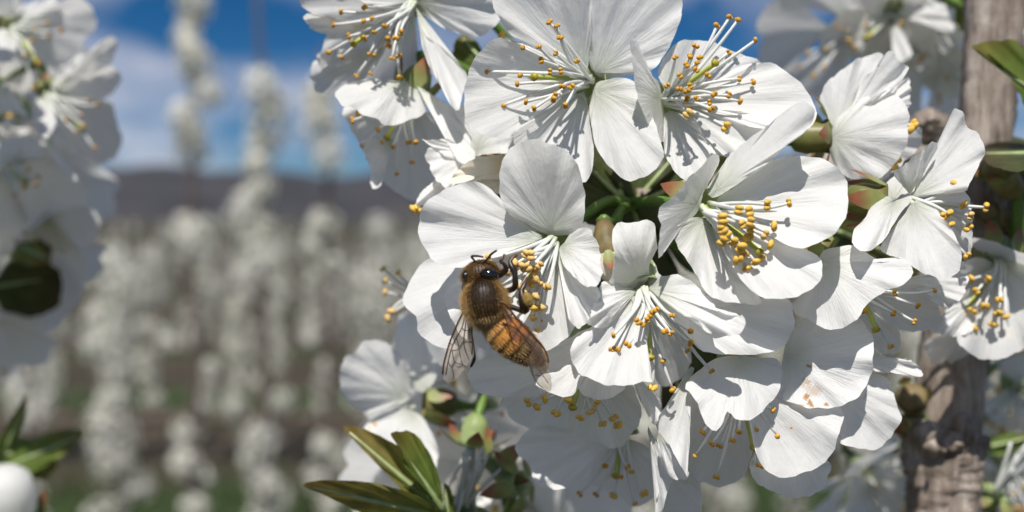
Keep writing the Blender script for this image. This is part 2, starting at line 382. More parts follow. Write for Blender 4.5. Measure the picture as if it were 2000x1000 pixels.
# ------------------------------------------------------------------ orchard rows behind
M['far_bark'] = simple('far_bark', [(0, (.13, .10, .085)), (1, (.17, .13, .11))], .85, 0, 60, nmix=.5)
M['far_leaf'] = simple('far_leaf', [(0, (.10, .16, .03)), (1, (.12, .17, .04))], .5, .3, 60, nmix=.4)
def upright_meshes(h, spans, dens=2.2, lean=0.0, clump=.066, step=1.0):
    """one trained upright shoot: stem mesh and blossom mesh (petal-sized faces in spur clusters), foot at origin"""
    n = 12; path = np.array([[lean*(i/n)**1.5 + .012*math.sin(i*1.3+h), .01*math.cos(i*1.7+h*3), h*i/n] for i in range(n+1)])
    st = tube(path, np.linspace(.020, .008, n+1), 6)
    V = []; F = []; mi = []
    for z0, z1 in spans:
        z = z0
        while z < z1:
            c0 = np.array([np.interp(z, path[:, 2], path[:, k]) for k in range(3)]); r = clump*random.uniform(.6, 1.2)
            c0 = c0 + np.array([random.gauss(0, .022), random.gauss(0, .022), 0])
            for _ in range(int(46*dens)):
                d = rng.normal(0, 1, 3); d /= np.linalg.norm(d); c = c0 + d*r*random.uniform(.7, 1.0)
                nrm = d + rng.normal(0, .22, 3); nrm /= np.linalg.norm(nrm); a = np.cross(nrm, rng.normal(0, 1, 3)); a /= np.linalg.norm(a); b = np.cross(nrm, a)
                green = random.random() < .09; s = random.uniform(.009, .014)*(1.3 if green else 1); k = len(V)
                V += [c-a*s*.5, c+b*s*.55+a*s*.1+nrm*s*.15, c+a*s*1.1+b*s*.3+nrm*s*.4, c+a*s*1.1-b*s*.3+nrm*s*.4, c-b*s*.55+a*s*.1+nrm*s*.15]
                F.append([k, k+1, k+2, k+3, k+4]); mi.append(1 if green else 0)
            z += random.uniform(.05, .10)*step
    bl = mesh('blossom_mass', V, F, [M['petal_far'], M['far_leaf']], smooth=False, mi=mi)
    return mesh('upright', st[0], st[1], M['far_bark'], st[2]), bl
POOL = []; FARPOOL = []
for k in range(5):
    h = random.uniform(.95, 1.35); sp = []; z = random.uniform(.0, .3)
    while z < h-.1:
        e = min(h, z + random.uniform(.1, .28)); sp.append((z, e)); z = e + random.uniform(.15, .5)
    FARPOOL.append(upright_meshes(h, sp, dens=1.3, lean=random.uniform(-.06, .06)))
for k in range(7):
    h = random.uniform(.98, 1.30); sp = []; z = random.uniform(.0, .15)
    while z < h-.1:
        e = min(h, z + random.uniform(.3, .7)); sp.append((z, e)); z = e + random.uniform(.03, .14)
    POOL.append(upright_meshes(h, sp, dens=5.0, lean=random.uniform(-.06, .06), clump=.092, step=1.35))
def cordon_mesh(n):
    wdt = .25*n; path = [(0, 0, 0), (.01, 0, .12), (.0, 0, .24), (.09, 0, .29), (wdt*.5, 0, .3), (wdt, .01, .3)]
    a = tube(catmull(path, 22), np.linspace(.045, .022, 22), 8); V = a[0]; return mesh('trunk', V, a[1], M['far_bark'], a[2])
CORD = cordon_mesh(6)
ROWS = ['row behind the bee', 'second row', 'third row', 'fourth row', 'fifth row', 'sixth row', 'seventh row', 'eighth row', 'ninth row']
def tree(x, y, label, group, special=None, pool=None):
    pool = pool or POOL
    t = thing('cherry_tree', label, 'tree', (x, y, 0), group)
    link('trunk', CORD, t)
    for k in range(6):
        loc = ((k+.5)*.25 + random.uniform(-.05, .05), random.uniform(-.05, .05), .29)
        if special and k in special: st, bl, loc = special[k]
        else: st, bl = random.choice(pool)
        u = link('upright', st, t, loc); u.rotation_euler = (0, 0, 0 if special and k in special else random.uniform(0, 6.28))
        b = link('blossom_mass', bl, u); tag(b, kind='stuff')
    return t
# the three tall leaders seen against the sky, in the nearest row (y = 3.6 m)
Y1 = 3.6
def zof(py): return PM(0, py, Y1)[2]
lead = {}
for k, (px, ranges, top) in enumerate([(375, [(-40, 292), (395, 470)], -60), (510, [(140, 322), (345, 400), (430, 520)], -60), (638, [(120, 305), (420, 520)], 90)]):
    x = PM(px, 400, Y1)[0]; z0 = .29
    sp = [(zof(b)-z0, zof(a)-z0) for a, b in ranges]; sp.append((.0, .45))
    lead[k] = (x, upright_meshes(zof(top)-z0, sorted(sp), dens=4.5, clump=.072))
X0 = -1.62
sp1 = {1: (*lead[0][1], (lead[0][0]-X0, 0, .29)), 2: (*lead[1][1], (lead[1][0]-X0, 0, .29)), 3: (*lead[2][1], (lead[2][0]-X0, 0, .29))}
tree(X0, Y1, 'blossoming cherry tree with three tall shoots standing against the sky above the hills', 'orchard trees in blossom', sp1)
tipx = PM(1558, 400, Y1)[0]; tz = zof(128) - .29
tree(tipx-.9, Y1, 'blossoming cherry tree with one thin leafy tip rising above its other shoots', 'orchard trees in blossom', {3: (*upright_meshes(tz, [(.1, .6), (tz-.06, tz)], dens=.5), (.9, 0, .29))})
for x in (-3.2, 1.95):
    tree(x, Y1, 'short blossoming cherry tree in the row nearest behind the bee', 'nearest row of orchard trees')
for r in range(1, 7):
    y = Y1 + (2.3*r if r < 2 else 2.3 + 3.2*(r-1)); hw = y*.56 + 1.2; x = -hw + random.uniform(-.4, .4)
    while x < hw:
        tree(x, y, 'blossoming cherry tree in the %s orchard row behind the bee' % ('second third fourth fifth sixth seventh eighth ninth'.split()[r-1]), 'orchard trees in the %s row' % ('second third fourth fifth sixth seventh eighth ninth'.split()[r-1]), pool=POOL if r < 2 else FARPOOL)
        x += 1.62 if r < 3 else 2.6
# grass in the alleys
V = []; F = []
for _ in range(16000):
    r = random.choice([0, 0, 1, 1, 2, 3]); y = 1.9 + 3.0*r + random.gauss(0, .55); x = random.uniform(-1, 1)*(y*.6+.5); 
    if math.sin(x*1.7+y*.9)+math.sin(x*.7-y*2.1) < -.5: continue
    a = random.uniform(0, 6.28); hgt = random.uniform(.04, .14); k = len(V); dx, dy = math.cos(a)*.006, math.sin(a)*.006; lx, ly = random.gauss(0, .03), random.gauss(0, .03)
    V += [(x-dx, y-dy, 0), (x+dx, y+dy, 0), (x+lx, y+ly, hgt)]; F.append([k, k+1, k+2])
M['grass'] = simple('grass_blades', [(0, (.06, .11, .025)), (1, (.08, .13, .03))], .6, .3, 3, nmix=.5)
tag(link('grass', mesh('grass', V, F, M['grass'], smooth=False)), 'short green grass in the alleys between the orchard rows', 'grass', kind='stuff')

# ------------------------------------------------------------------ the flower cluster in focus
blossom('open white blossom facing outward, stamens fanned toward the drooping flower beside the sky', (1150, 158, 5), (-.45, .0, -1), [
    ([(1152,110),(1155,40),(1150,-20),(1105,-50),(1020,-45),(965,-15),(962,5),(975,35),(1000,70),(1050,100),(1100,125),(1138,145)], -3.5, dict(shift=22, cup=-1.0)),
    ([(1152,125),(1152,60),(1158,-10),(1220,-45),(1310,-30),(1334,0),(1330,32),(1316,72),(1294,116),(1268,138),(1220,148),(1175,152)], -1.2, dict(shift=22, cup=-.8, tilt=.6)),
    ([(1125,140),(1090,122),(1035,98),(985,74),(950,85),(925,120),(910,160),(905,200),(915,240),(940,262),(972,270),(1000,268),(1012,250),(1060,225),(1110,195)], -4.5, dict(shift=22, cup=-2.2, bulge=2.0)),
    ([(1125,185),(1095,215),(1050,238),(1005,252),(1004,275),(1030,310),(1090,345),(1140,357),(1156,330),(1160,290),(1152,248),(1148,205)], -3.5, dict(shift=22, cup=-.6, ruf=.45)),
    ([(1165,162),(1185,156),(1215,152),(1245,165),(1270,215),(1292,280),(1293,312),(1276,336),(1248,350),(1220,350),(1196,332),(1176,308),(1162,280),(1154,240),(1152,200)], -3.2, dict(shift=22, cup=-.5, tilt=-.5)),
  ], [(980,70,1),(1006,40),(1073,43),(1088,50),(1094,73),(1021,93),(1052,91),(1085,104),(1057,118),(1127,119),(950,140),(1016,147),(1010,164),(1074,140),(1095,139),(1098,169),(1116,169),(1084,185),(1081,194),(983,206),(1027,199),(1043,212),(1104,206)],
  10.5, .75, 0, (1043,150), crot=.3)
blossom('open white blossom with long stamens rising past its edge into the sky', (1298, 196, 5), (.45, .15, -1), [
    ([(1288,165),(1266,140),(1250,105),(1242,75),(1233,70),(1230,90),(1236,118),(1236,142),(1244,180),(1256,224),(1276,252),(1294,280),(1300,258),(1296,225)], -8.5, dict(tilt=3.0, shift=4, ruf=.2)),
    ([(1290,160),(1286,130),(1308,100),(1325,80),(1360,78),(1400,86),(1440,103),(1485,122),(1500,160),(1440,190),(1370,198),(1320,195)], 1.5, dict(shift=22)),
    ([(1320,182),(1350,165),(1410,150),(1440,132),(1480,122),(1512,124),(1540,144),(1560,160),(1580,180),(1593,215),(1590,240),(1560,255),(1480,250),(1400,232),(1340,208)], -2.0, dict(shift=22, tilt=-2.2, cup=-1)),
    ([(1325,205),(1360,205),(1420,212),(1500,232),(1520,265),(1470,300),(1415,306),(1385,285),(1368,250),(1350,228)], -3.5, dict(shift=22, tilt=-.6)),
    ([(1300,220),(1297,240),(1296,262),(1298,296),(1312,328),(1332,348),(1352,357),(1376,344),(1400,306),(1392,290),(1372,262),(1362,238),(1332,222)], -4.0, dict(shift=22, cup=-.6, ruf=.5)),
  ], [(1425,34),(1441,39),(1400,50),(1475,79),(1424,102),(1359,90),(1319,112),(1348,110),(1367,112),(1362,122),(1341,127),(1360,136),(1383,147),(1444,154),(1471,160),(1328,148),(1303,167),(1327,174),(1348,168),(1342,178),(1360,192),(1341,194),(1395,184),(1424,186),(1446,198),(1386,200),(1389,213),(1418,248,1),(1344,222,2)],
  10.5, .75, 0, (1397,123), crot=.9)
blossom('open white blossom on which the honey bee is feeding', (1078, 472, 0), (-.1, -.25, -1), [
    ([(1068,458),(1050,450),(1028,436),(988,414),(978,388),(976,360),(980,312),(996,292),(1028,274),(1056,273),(1084,284),(1116,304),(1134,336),(1140,372),(1143,412),(1136,440),(1116,456),(1090,460)], -4.2, dict(shift=22, cup=-.8, curl=.8)),
    ([(1062,462),(1030,445),(990,415),(965,375),(940,358),(912,356),(876,366),(840,388),(824,412),(816,440),(818,464),(832,488),(848,508),(872,522),(908,522),(940,510),(970,488),(1004,472),(1045,468)], -3.0, dict(shift=22, tilt=1.6, cup=-1.0, ruf=.5)),
    ([(1050,484),(1000,480),(900,500),(835,505),(805,545),(788,575),(790,600),(812,618),(818,645),(840,670),(870,682),(900,675),(950,640),(1010,570),(1055,500)], 1.0, dict(shift=22, tilt=2.4, base=(1072,478,1.5), cup=.5)),
    ([(1060,490),(990,500),(920,535),(880,560),(868,580),(875,610),(890,640),(910,660),(950,685),(985,675),(1010,650),(1040,600),(1066,520)], -2.6, dict(shift=22, tilt=2.0, cup=-.8, base=(1074,482,.8))),
    ([(1072,490),(1060,540),(1020,600),(1000,650),(1020,690),(1068,684),(1100,665),(1117,650),(1124,632),(1110,590),(1105,540),(1092,495)], -2.6, dict(shift=22, base=(1080,480,.3), ruf=.4)),
    ([(1092,486),(1104,472),(1116,452),(1132,446),(1152,448),(1166,472),(1174,508),(1174,540),(1164,560),(1140,556),(1116,536),(1100,515)], -5.0, dict(shift=22, tilt=-1.5, cup=-1.2)),
    ([(1098,520),(1104,550),(1104,580),(1108,616),(1120,634),(1132,643),(1142,634),(1164,600),(1170,564),(1140,550),(1112,525)], -4.0, dict(shift=22, ruf=.5, tilt=-.5)),
  ], [(1026,496),(1036,499),(1054,519),(1045,527),(1022,522,2),(1031,523,2),(1044,546,2),(1052,552,2),(1037,554,1),(1047,580,2),(1044,602,1),(1056,601,2),(1054,628,1),(1050,644,1),(954,506,2),(1006,516,2),(989,532,2),(1012,560,2),(1030,575,2),(1068,560),(1040,620,2)],
  9.0, .55, 2, (1000,596), crot=.2, pedpath=[(1240,398,20),(1190,392,13),(1150,415,8),(1115,440,5)])
blossom('broad open white blossom with golden stamens casting shadows on its petals', (1376, 404, -1), (.5, -.15, -1), [
    ([(1372,385),(1374,365),(1390,340),(1404,320),(1402,302),(1390,303),(1366,328),(1342,352),(1322,376),(1294,400),(1286,424),(1290,440),(1286,476),(1288,502),(1296,495),(1308,470),(1320,445),(1358,420)], -5.5, dict(shift=22, tilt=-1.6, ruf=.3, cup=-1.0)),
    ([(1384,380),(1384,362),(1400,340),(1424,304),(1460,272),(1496,248),(1528,220),(1560,200),(1588,208),(1588,235),(1570,260),(1532,288),(1508,312),(1480,332),(1440,360),(1400,385)], -5.5, dict(shift=22, tilt=-2.4, cup=1.4, base=(1386,385,-1))),
    ([(1400,390),(1430,368),(1460,340),(1500,314),(1550,305),(1600,308),(1635,328),(1655,360),(1658,390),(1648,430),(1622,462),(1580,482),(1540,480),(1490,450),(1425,415)], -3.0, dict(shift=22, tilt=-2.0, cup=-1.4)),
    ([(1400,415),(1450,438),(1530,470),(1575,488),(1598,500),(1606,520),(1602,545),(1580,570),(1550,580),(1500,583),(1470,570),(1430,520),(1390,440)], -5.0, dict(shift=22, tilt=-2.0, cup=-.8)),
    ([(1352,425),(1325,445),(1310,458),(1330,490),(1350,520),(1372,560),(1395,582),(1430,592),(1470,593),(1490,590),(1450,550),(1410,510),(1390,470),(1380,430)], -4.0, dict(shift=22, tilt=-1.2, ruf=.5)),
  ], [(1443,410),(1464,413),(1499,400,1),(1541,396,1),(1568,421,1),(1512,442,1),(1466,434,1),(1450,438),(1467,447,1),(1494,459,2),(1505,478,1),(1570,492,1),(1412,427),(1410,448),(1418,455),(1412,471),(1433,472),(1462,463),(1448,484,1),(1453,497,2),(1442,508,1),(1458,525,1),(1486,506,1),(1476,512),(1504,544,1),(1488,575,1)],
  10.5, .7, 1, (1484,492), crot=.6)
blossom('nodding white blossom with a curled lip petal and stamens hanging over its lower petal', (1256, 562, -.5), (.1, -.85, -.6), [
    ([(1244,562),(1230,560),(1206,576),(1192,604),(1186,590),(1190,555),(1200,515),(1196,470),(1200,442),(1215,434),(1250,433),(1276,433),(1282,465),(1284,485),(1270,510),(1266,545)], -3.5, dict(cup=1.6, curl=1.4, bulge=-1.5)),
    ([(1264,530),(1268,500),(1282,522),(1294,540),(1322,536),(1350,548),(1378,576),(1406,608),(1430,616),(1452,616),(1454,632),(1446,652),(1430,658),(1406,652),(1378,648),(1362,624),(1334,616),(1302,592),(1272,560)], -6.5, dict(tilt=-1.6, ruf=.4, bulge=-1.0)),
    ([(1285,580),(1340,600),(1422,596),(1490,592),(1538,584),(1550,604),(1552,632),(1540,662),(1522,680),(1490,692),(1442,692),(1390,690),(1365,682),(1330,640)], -1.5, dict(tilt=-2.2, cup=-.8)),
    ([(1232,582),(1200,610),(1156,644),(1124,660),(1114,680),(1116,700),(1128,724),(1144,736),(1168,748),(1200,752),(1232,752),(1264,746),(1274,744),(1264,724),(1250,700),(1246,650)], -5.2, dict(tilt=1.2, cup=-1.0, ruf=.45)),
    ([(1264,585),(1300,600),(1345,640),(1350,700),(1335,735),(1310,752),(1285,748),(1268,700),(1258,620)], 2.5, dict(sl=5, base=(1258,575,1))),
    ([(1232,572),(1200,555),(1178,550),(1168,575),(1150,622),(1152,634),(1168,641),(1186,638),(1196,615),(1218,590)], -4.8, dict(cup=1.2, ruf=.5)),
  ], [(1198,655),(1194,683),(1206,682),(1226,673),(1254,633),(1245,628),(1272,613),(1264,625),(1282,605),(1313,616),(1299,647),(1311,651),(1349,647),(1349,670),(1343,685),(1295,705),(1314,761),(1390,725),(1256,695,1),(1248,725,1),(1275,757,1),(1430,690)],
  9.5, .6, 0, (1270,699), crot=.5, calk=dict(sep=False), pedpath=[(1240,398,20),(1215,408,14),(1205,440,9),(1225,520,4)])
blossom('white blossom facing down beneath a broad front petal, stamens hanging below', (1440, 728, 2), (.05, -.9, -.45), [
    ([(1400,700),(1446,694),(1482,700),(1517,700),(1528,723),(1523,754),(1508,784),(1486,806),(1464,820),(1438,817),(1420,806),(1411,828),(1394,842),(1380,828),(1367,806),(1354,771),(1338,756),(1356,730)], -6.0, dict(base=(1446,697,.5), cup=1.3, shift=4, ruf=.4)),
    ([(1344,722),(1356,722),(1338,758),(1328,780),(1345,806),(1347,868),(1341,912),(1343,930),(1310,877),(1292,850),(1279,824),(1301,793)], -2.5, dict(base=(1352,724,.5), shift=4, tilt=2.5, ruf=.6)),
    ([(1284,850),(1310,872),(1341,912),(1343,934),(1328,938),(1303,925),(1290,894)], -1.5, dict(base=(1284,838,-.5), shift=2, tilt=1)),
    ([(1420,735),(1350,771),(1345,868),(1349,942),(1376,942),(1389,951),(1420,949),(1451,930),(1468,894),(1475,820),(1460,740)], 2.5, dict(sl=4)),
    ([(1480,750),(1525,778),(1574,797),(1640,793),(1643,833),(1635,863),(1622,890),(1596,912),(1565,927),(1525,932),(1499,920),(1480,895),(1466,840),(1460,770)], -2.0, dict(tilt=-1.0, cup=-.8)),
    ([(1470,900),(1525,925),(1582,915),(1620,903),(1621,925),(1604,956),(1574,971),(1534,969),(1499,956),(1481,943),(1466,925)], -.5, dict(base=(1500,800,4), cup=-.6)),
  ], [(1357,890),(1372,844),(1390,867),(1405,871),(1399,932),(1443,844),(1430,860),(1476,839),(1482,909),(1492,911),(1510,801),(1518,850),(1546,833),(1540,880),(1555,880)],
  9.0, .35, 0, (1472,874), calk=dict(sep=False), anchor=P(1290,470,22))
G = blossom('white blossom seen from behind, its broad petal marked with brown stains', (1545, 690, 3), (.35, -.5, .7), [
    ([(1535,668),(1548,640),(1600,608),(1660,612),(1690,635),(1706,670),(1706,710),(1693,749),(1671,780),(1640,793),(1583,797),(1552,789),(1523,775),(1524,730)], -2.5, dict(base=(1528,695,3), m='petal_stain', NR=60, NJ=140, tilt=-1.8, cup=-.5)),
    ([(1640,790),(1684,775),(1700,732),(1728,736),(1745,767),(1759,815),(1754,833),(1732,863),(1701,879),(1662,872),(1640,863),(1625,820)], -1.0, dict(base=(1600,730,5), tilt=-1)),
    ([(1700,688),(1740,700),(1770,700),(1795,715),(1800,735),(1775,733),(1740,728),(1705,722)], -.5, dict(base=(1660,690,5), tilt=-1)),
  ], cal=False)
st = next(o for o in G.children if o.name.startswith('petal') and len(o.data.vertices) > 5000).data
def stain(me, o):
    co = np.array([v.co for v in me.vertices]) + np.array(o); v = co - CAM
    z = v @ FWD; x = 1000 + FPX*(v @ RIGHT)/z; y = 500 - FPX*(v @ UP)/z
    f = np.zeros(len(x))
    for sx, sy, rx, ry, a, k in ((1576,745,9,6,.6,.55),(1592,763,14,11,-.4,.42),(1575,775,6,7,.3,.95),(1583,788,5,10,-.5,.95),(1580,715,6,3,.2,.9),(1614,790,4,4,0,.9),(1565,793,6,3,0,.7),(1570,752,5,5,0,.4),(1580,758,7,9,.5,.35)):
        dx = (x-sx)*math.cos(a) + (y-sy)*math.sin(a); dy = -(x-sx)*math.sin(a) + (y-sy)*math.cos(a)
        rr = np.sqrt((dx/rx)**2 + (dy/ry)**2) + .22*np.sin(x*.9+y*.5) + .18*np.sin(y*1.1-x*.4)
        f = np.maximum(f, k*np.clip((1.15-rr)/.35, 0, 1))
    me.attributes.new('stain', 'FLOAT', 'POINT').data.foreach_set('value', f.astype(np.float32))
stain(st, G.location)
blossom('white blossom turned away with a rust edged sepal, stamens peeping below its front petal', (1668, 560, 2), (.75, -.6, -.1), [
    ([(1602,498),(1620,485),(1665,480),(1690,490),(1725,512),(1755,502),(1780,520),(1787,532),(1765,555),(1725,570),(1700,590),(1675,620),(1640,642),(1600,640),(1575,617),(1555,615),(1548,590),(1590,550)], -4.5, dict(base=(1603,512,1), shift=3, tilt=-1.0, cup=1.0, ruf=.4)),
    ([(1690,590),(1740,560),(1780,545),(1815,570),(1832,595),(1838,630),(1810,645),(1750,645),(1710,625)], 1.5, dict(sl=5, base=(1655,555,3))),
    ([(1670,620),(1700,610),(1750,640),(1760,665),(1750,692),(1715,685),(1680,650)], 1.5, dict(sl=5, base=(1655,570,3))),
    ([(1840,545),(1880,510),(1890,540),(1885,570),(1865,595),(1845,602),(1820,580)], .5, dict(base=(1750,545,4))),
  ], [(1825,567),(1793,597),(1745,612),(1786,628),(1687,607),(1740,677),(1748,572)], 9, .2, 0, (1711,644), calk=dict(c=(1612,498,4), axis=(.8,-.5,-.3), m='calyx_red', nsep=5), anchor=P(1420,440,22))
blossom('side view of white blossom with pointed upright petals and stamens projecting toward the bark', (1775, 392, 3), (.85, -.05, -.5), [
    ([(1690,425),(1725,365),(1760,335),(1790,322),(1795,350),(1780,390),(1760,415),(1735,455),(1715,480),(1690,492),(1670,480),(1665,452)], -5.0, dict(base=(1745,392,2.5), shift=0, tilt=1.2, cup=.8)),
    ([(1765,352),(1745,340),(1780,310),(1820,278),(1832,280),(1825,300),(1800,325),(1785,350)], -3.0, dict(tilt=2)),
    ([(1788,365),(1798,340),(1832,275),(1850,240),(1865,210),(1882,220),(1888,248),(1915,265),(1924,295),(1910,325),(1895,360),(1880,375),(1840,378),(1800,385)], -1.0, dict(tilt=-2.0, ruf=.5)),
    ([(1760,430),(1720,480),(1750,505),(1785,522),(1820,540),(1850,545),(1870,530),(1880,500),(1870,470),(1850,435),(1820,402),(1795,390),(1778,400)], -4.0, dict(cup=.8, base=(1778,388,2))),
    ([(1815,390),(1850,375),(1880,373),(1895,390),(1900,440),(1898,475),(1890,500),(1870,480),(1840,420)], 1.0, dict(base=(1795,392,3))),
  ], [(1866,360,1),(1926,405,1),(1882,400,1),(1896,422,2),(1852,418),(1841,423,1),(1856,440),(1891,445,1),(1889,500,1)], 9, .3, 1, None,
  calk=dict(c=(1728,394,5), axis=(.9,-.1,-.2), m='calyx_red', deep=4.5), anchor=P(1420,430,24))
blossom('white blossom seen from behind with green and red calyx turned toward the open flower', (1660, 258, 10), (.85, .1, -.1), [
    ([(1622,245),(1612,225),(1600,210),(1605,180),(1625,150),(1655,130),(1680,112),(1725,105),(1712,130),(1692,160),(1672,195),(1645,235)], 2.5, dict(base=(1634,258,10), shift=2)),
    ([(1648,225),(1685,155),(1715,130),(1730,105),(1745,97),(1752,117),(1772,130),(1770,145),(1750,170),(1720,180),(1695,195),(1660,228)], -2.0, dict(base=(1640,252,10), tilt=-1, ruf=.6)),
    ([(1630,240),(1665,205),(1700,185),(1730,175),(1760,195),(1775,220),(1775,245),(1770,280),(1755,310),(1730,340),(1690,352),(1650,345),(1630,320),(1620,290)], -3.5, dict(base=(1622,270,9), shift=3, cup=1.5, tilt=-.8, ruf=.45)),
    ([(1750,172),(1775,152),(1778,180),(1775,210),(1755,215)], 2, dict(base=(1690,230,11), shift=2)),
    ([(1765,255),(1800,252),(1800,275),(1785,300),(1750,330),(1718,358),(1690,345)], 2, dict(base=(1680,270,12), shift=2)),
  ], [(1786,243,1),(1779,252,1),(1752,315,1),(1744,328,1),(1750,312,1)], 9, .1, 1, None, calk=dict(c=(1618,266,10.5), axis=(.9,.05,-.1), m='calyx_red', deep=4.6, rad=2.1, reflex=.2), anchor=P(1460,330,24))
blossom('white blossom facing down in shade under the bee, with yellow anthers hanging in a row', (1140, 700, 4), (-.05, -.85, -.5), [
    ([(1160,640),(1110,660),(1066,690),(1040,715),(1045,745),(1064,762),(1100,776),(1120,772),(1130,757),(1140,772),(1160,780),(1188,780),(1212,764),(1222,750),(1236,700),(1220,655)], -3.0, dict(base=(1195,650,2), tilt=1.0, cup=.6, shift=4)),
    ([(1130,695),(1060,700),(976,690),(940,700),(918,724),(918,750),(936,768),(984,776),(1040,775),(1110,755)], -2.0, dict(sl=2, tilt=1.0)),
    ([(1120,735),(1050,765),(984,774),(990,805),(1005,825),(1040,835),(1080,845),(1120,840),(1150,800),(1150,740)], .5, dict(sl=5)),
    ([(1160,735),(1230,748),(1250,792),(1250,824),(1232,852),(1208,874),(1192,876),(1176,868),(1140,856),(1110,830),(1120,780)], -.5, dict(sl=3, cup=-1.4)),
    ([(1235,735),(1255,752),(1280,772),(1292,790),(1288,812),(1276,830),(1260,800),(1245,770)], -2.0, dict(base=(1225,710,3), shift=3)),
  ], [(1031,786,1),(1048,795,1),(1064,779),(1111,782,1),(1086,807,1),(1133,816,1),(1154,804,2),(1165,788,1),(1177,828,1),(1199,816,1),(1207,830,1)], 8.5, .35, 1, (1118,796), calk=dict(sep=False), anchor=P(1200,450,22))
blossom('lowest white blossom of the cluster with a crinkled bright petal and shaded stamens', (1215, 845, 12), (0, -.9, -.3), [
    ([(1180,850),(1100,838),(1050,830),(1030,842),(1008,868),(1010,890),(1036,905),(1038,928),(1048,948),(1080,955),(1110,952),(1136,942),(1160,915),(1178,890),(1195,862)], -3.5, dict(tilt=2.0, ruf=.5, cup=-.6)),
    ([(1200,860),(1176,892),(1150,940),(1180,955),(1215,975),(1240,990),(1280,970),(1290,930),(1270,880),(1235,860)], 3.0, dict(sl=4)),
    ([(1265,840),(1272,870),(1284,915),(1292,945),(1282,975),(1281,1005),(1295,990),(1308,950),(1314,930),(1300,905),(1285,870)], -3, dict(base=(1266,832,3), shift=1, tilt=1.5, ruf=.2)),
    ([(1290,890),(1310,930),(1340,945),(1367,945),(1365,1010),(1310,1030),(1290,980)], 1.5, dict(sl=4, base=(1280,850,8))),
  ], [(1132,965),(1164,966),(1198,968,1),(1211,931),(1240,984),(1258,964,1),(1234,922),(1182,910),(1226,912)], 8, .3, 0, (1202,930), calk=dict(sep=False), anchor=P(1230,500,24))
blossom('drooping white blossom against the blue sky with many stamens below shaded petals', (808, 4, 14), (-.6, -.6, -.6), [
    ([(795,-2),(745,13),(700,0),(690,-30),(760,-60),(815,-35)], -5, dict(tilt=2, shift=2)),
    ([(790,5),(740,8),(690,-5),(640,-30),(590,-20),(585,5),(600,20),(618,28),(650,40),(690,60),(750,45)], -1, dict(sl=4, tilt=-1.5)),
    ([(800,15),(720,35),(680,45),(645,60),(625,110),(640,150),(680,160),(740,165),(790,155),(815,120),(812,50)], -1.0, dict(sl=5, base=(806,8,15))),
    ([(690,52),(655,38),(625,28),(596,28),(600,48),(620,62),(660,72)], -2, dict(base=(740,50,15), shift=4, tilt=-2)),
    ([(640,100),(612,120),(608,160),(630,185),(670,185),(700,150)], 1, dict(sl=5, base=(760,90,17), shift=4)),
    ([(814,12),(840,38),(880,60),(920,71),(950,65),(975,42),(978,20),(962,-10),(900,-40),(830,-20)], -4, dict(tilt=2.0)),
    ([(818,30),(822,56),(840,76),(872,100),(900,128),(914,152),(905,175),(896,216),(880,204),(856,160),(840,132),(824,90)], -4.5, dict(tilt=-2.5, ruf=.5)),
  ], [(666,23),(651,48),(681,71),(710,41),(726,36),(712,14),(752,51),(731,63),(712,75),(758,76),(773,75),(783,63),(759,90),(721,106),(730,108),(766,114),(779,109),(724,144),(696,148),(781,150),(642,102),(667,112)], 11, .55, 0, (690,86), anchor=P(1150,330,26))
blossom('hanging white blossom with a bright scalloped top petal and grey shaded ones beneath', (800, 185, 16), (-.35, -.85, -.4), [
    ([(668,168),(688,160),(728,154),(768,158),(816,160),(828,176),(830,216),(808,234),(792,236),(784,240),(756,245),(732,232),(712,224),(684,208),(668,208),(656,186)], -6.5, dict(base=(790,158,15), shift=2, tilt=1.0, cup=1.0)),
    ([(824,176),(856,192),(892,216),(916,240),(920,280),(928,308),(900,320),(872,272),(868,240),(840,216)], -5, dict(base=(812,166,15), shift=2, tilt=-2.0)),
    ([(770,215),(692,208),(670,212),(684,252),(712,288),(744,320),(752,300),(770,240)], -1, dict(sl=5)),
    ([(790,215),(752,248),(744,296),(746,320),(752,360),(784,380),(816,392),(864,360),(872,272),(868,246),(832,220)], 1.0, dict(sl=5)),
    ([(744,296),(716,272),(704,280),(712,304),(724,328),(724,360),(736,370),(748,352),(746,320)], -2, dict(base=(770,270,17), shift=3, tilt=1)),
  ], [(699,222),(688,235),(738,253),(746,278),(768,287),(798,278),(812,278),(805,317),(775,340),(707,285),(860,236)], 9, .3, 0, (756,269), anchor=P(1130,360,26))
blossom('small white blossom tucked behind the cream bud', (930, 300, 11), (-.7, -.2, -.5), [
    ([(905,300),(880,272),(840,274),(824,272),(850,290),(880,310),(910,325)], -2.5, dict(tilt=1)),
    ([(912,312),(880,282),(850,282),(832,296),(836,320),(848,344),(872,368),(904,344)], -3.0, dict(tilt=2.0)),
    ([(900,350),(850,365),(832,366),(816,386),(820,402),(842,402),(880,390)], -2.0, {}),
    ([(915,245),(885,215),(890,200),(950,225),(1005,255),(1003,290),(960,312),(925,300)], 2.0, {}),
  ], [(808,409,1),(815,408,1)], 8, .3, 1, None, cal=False)
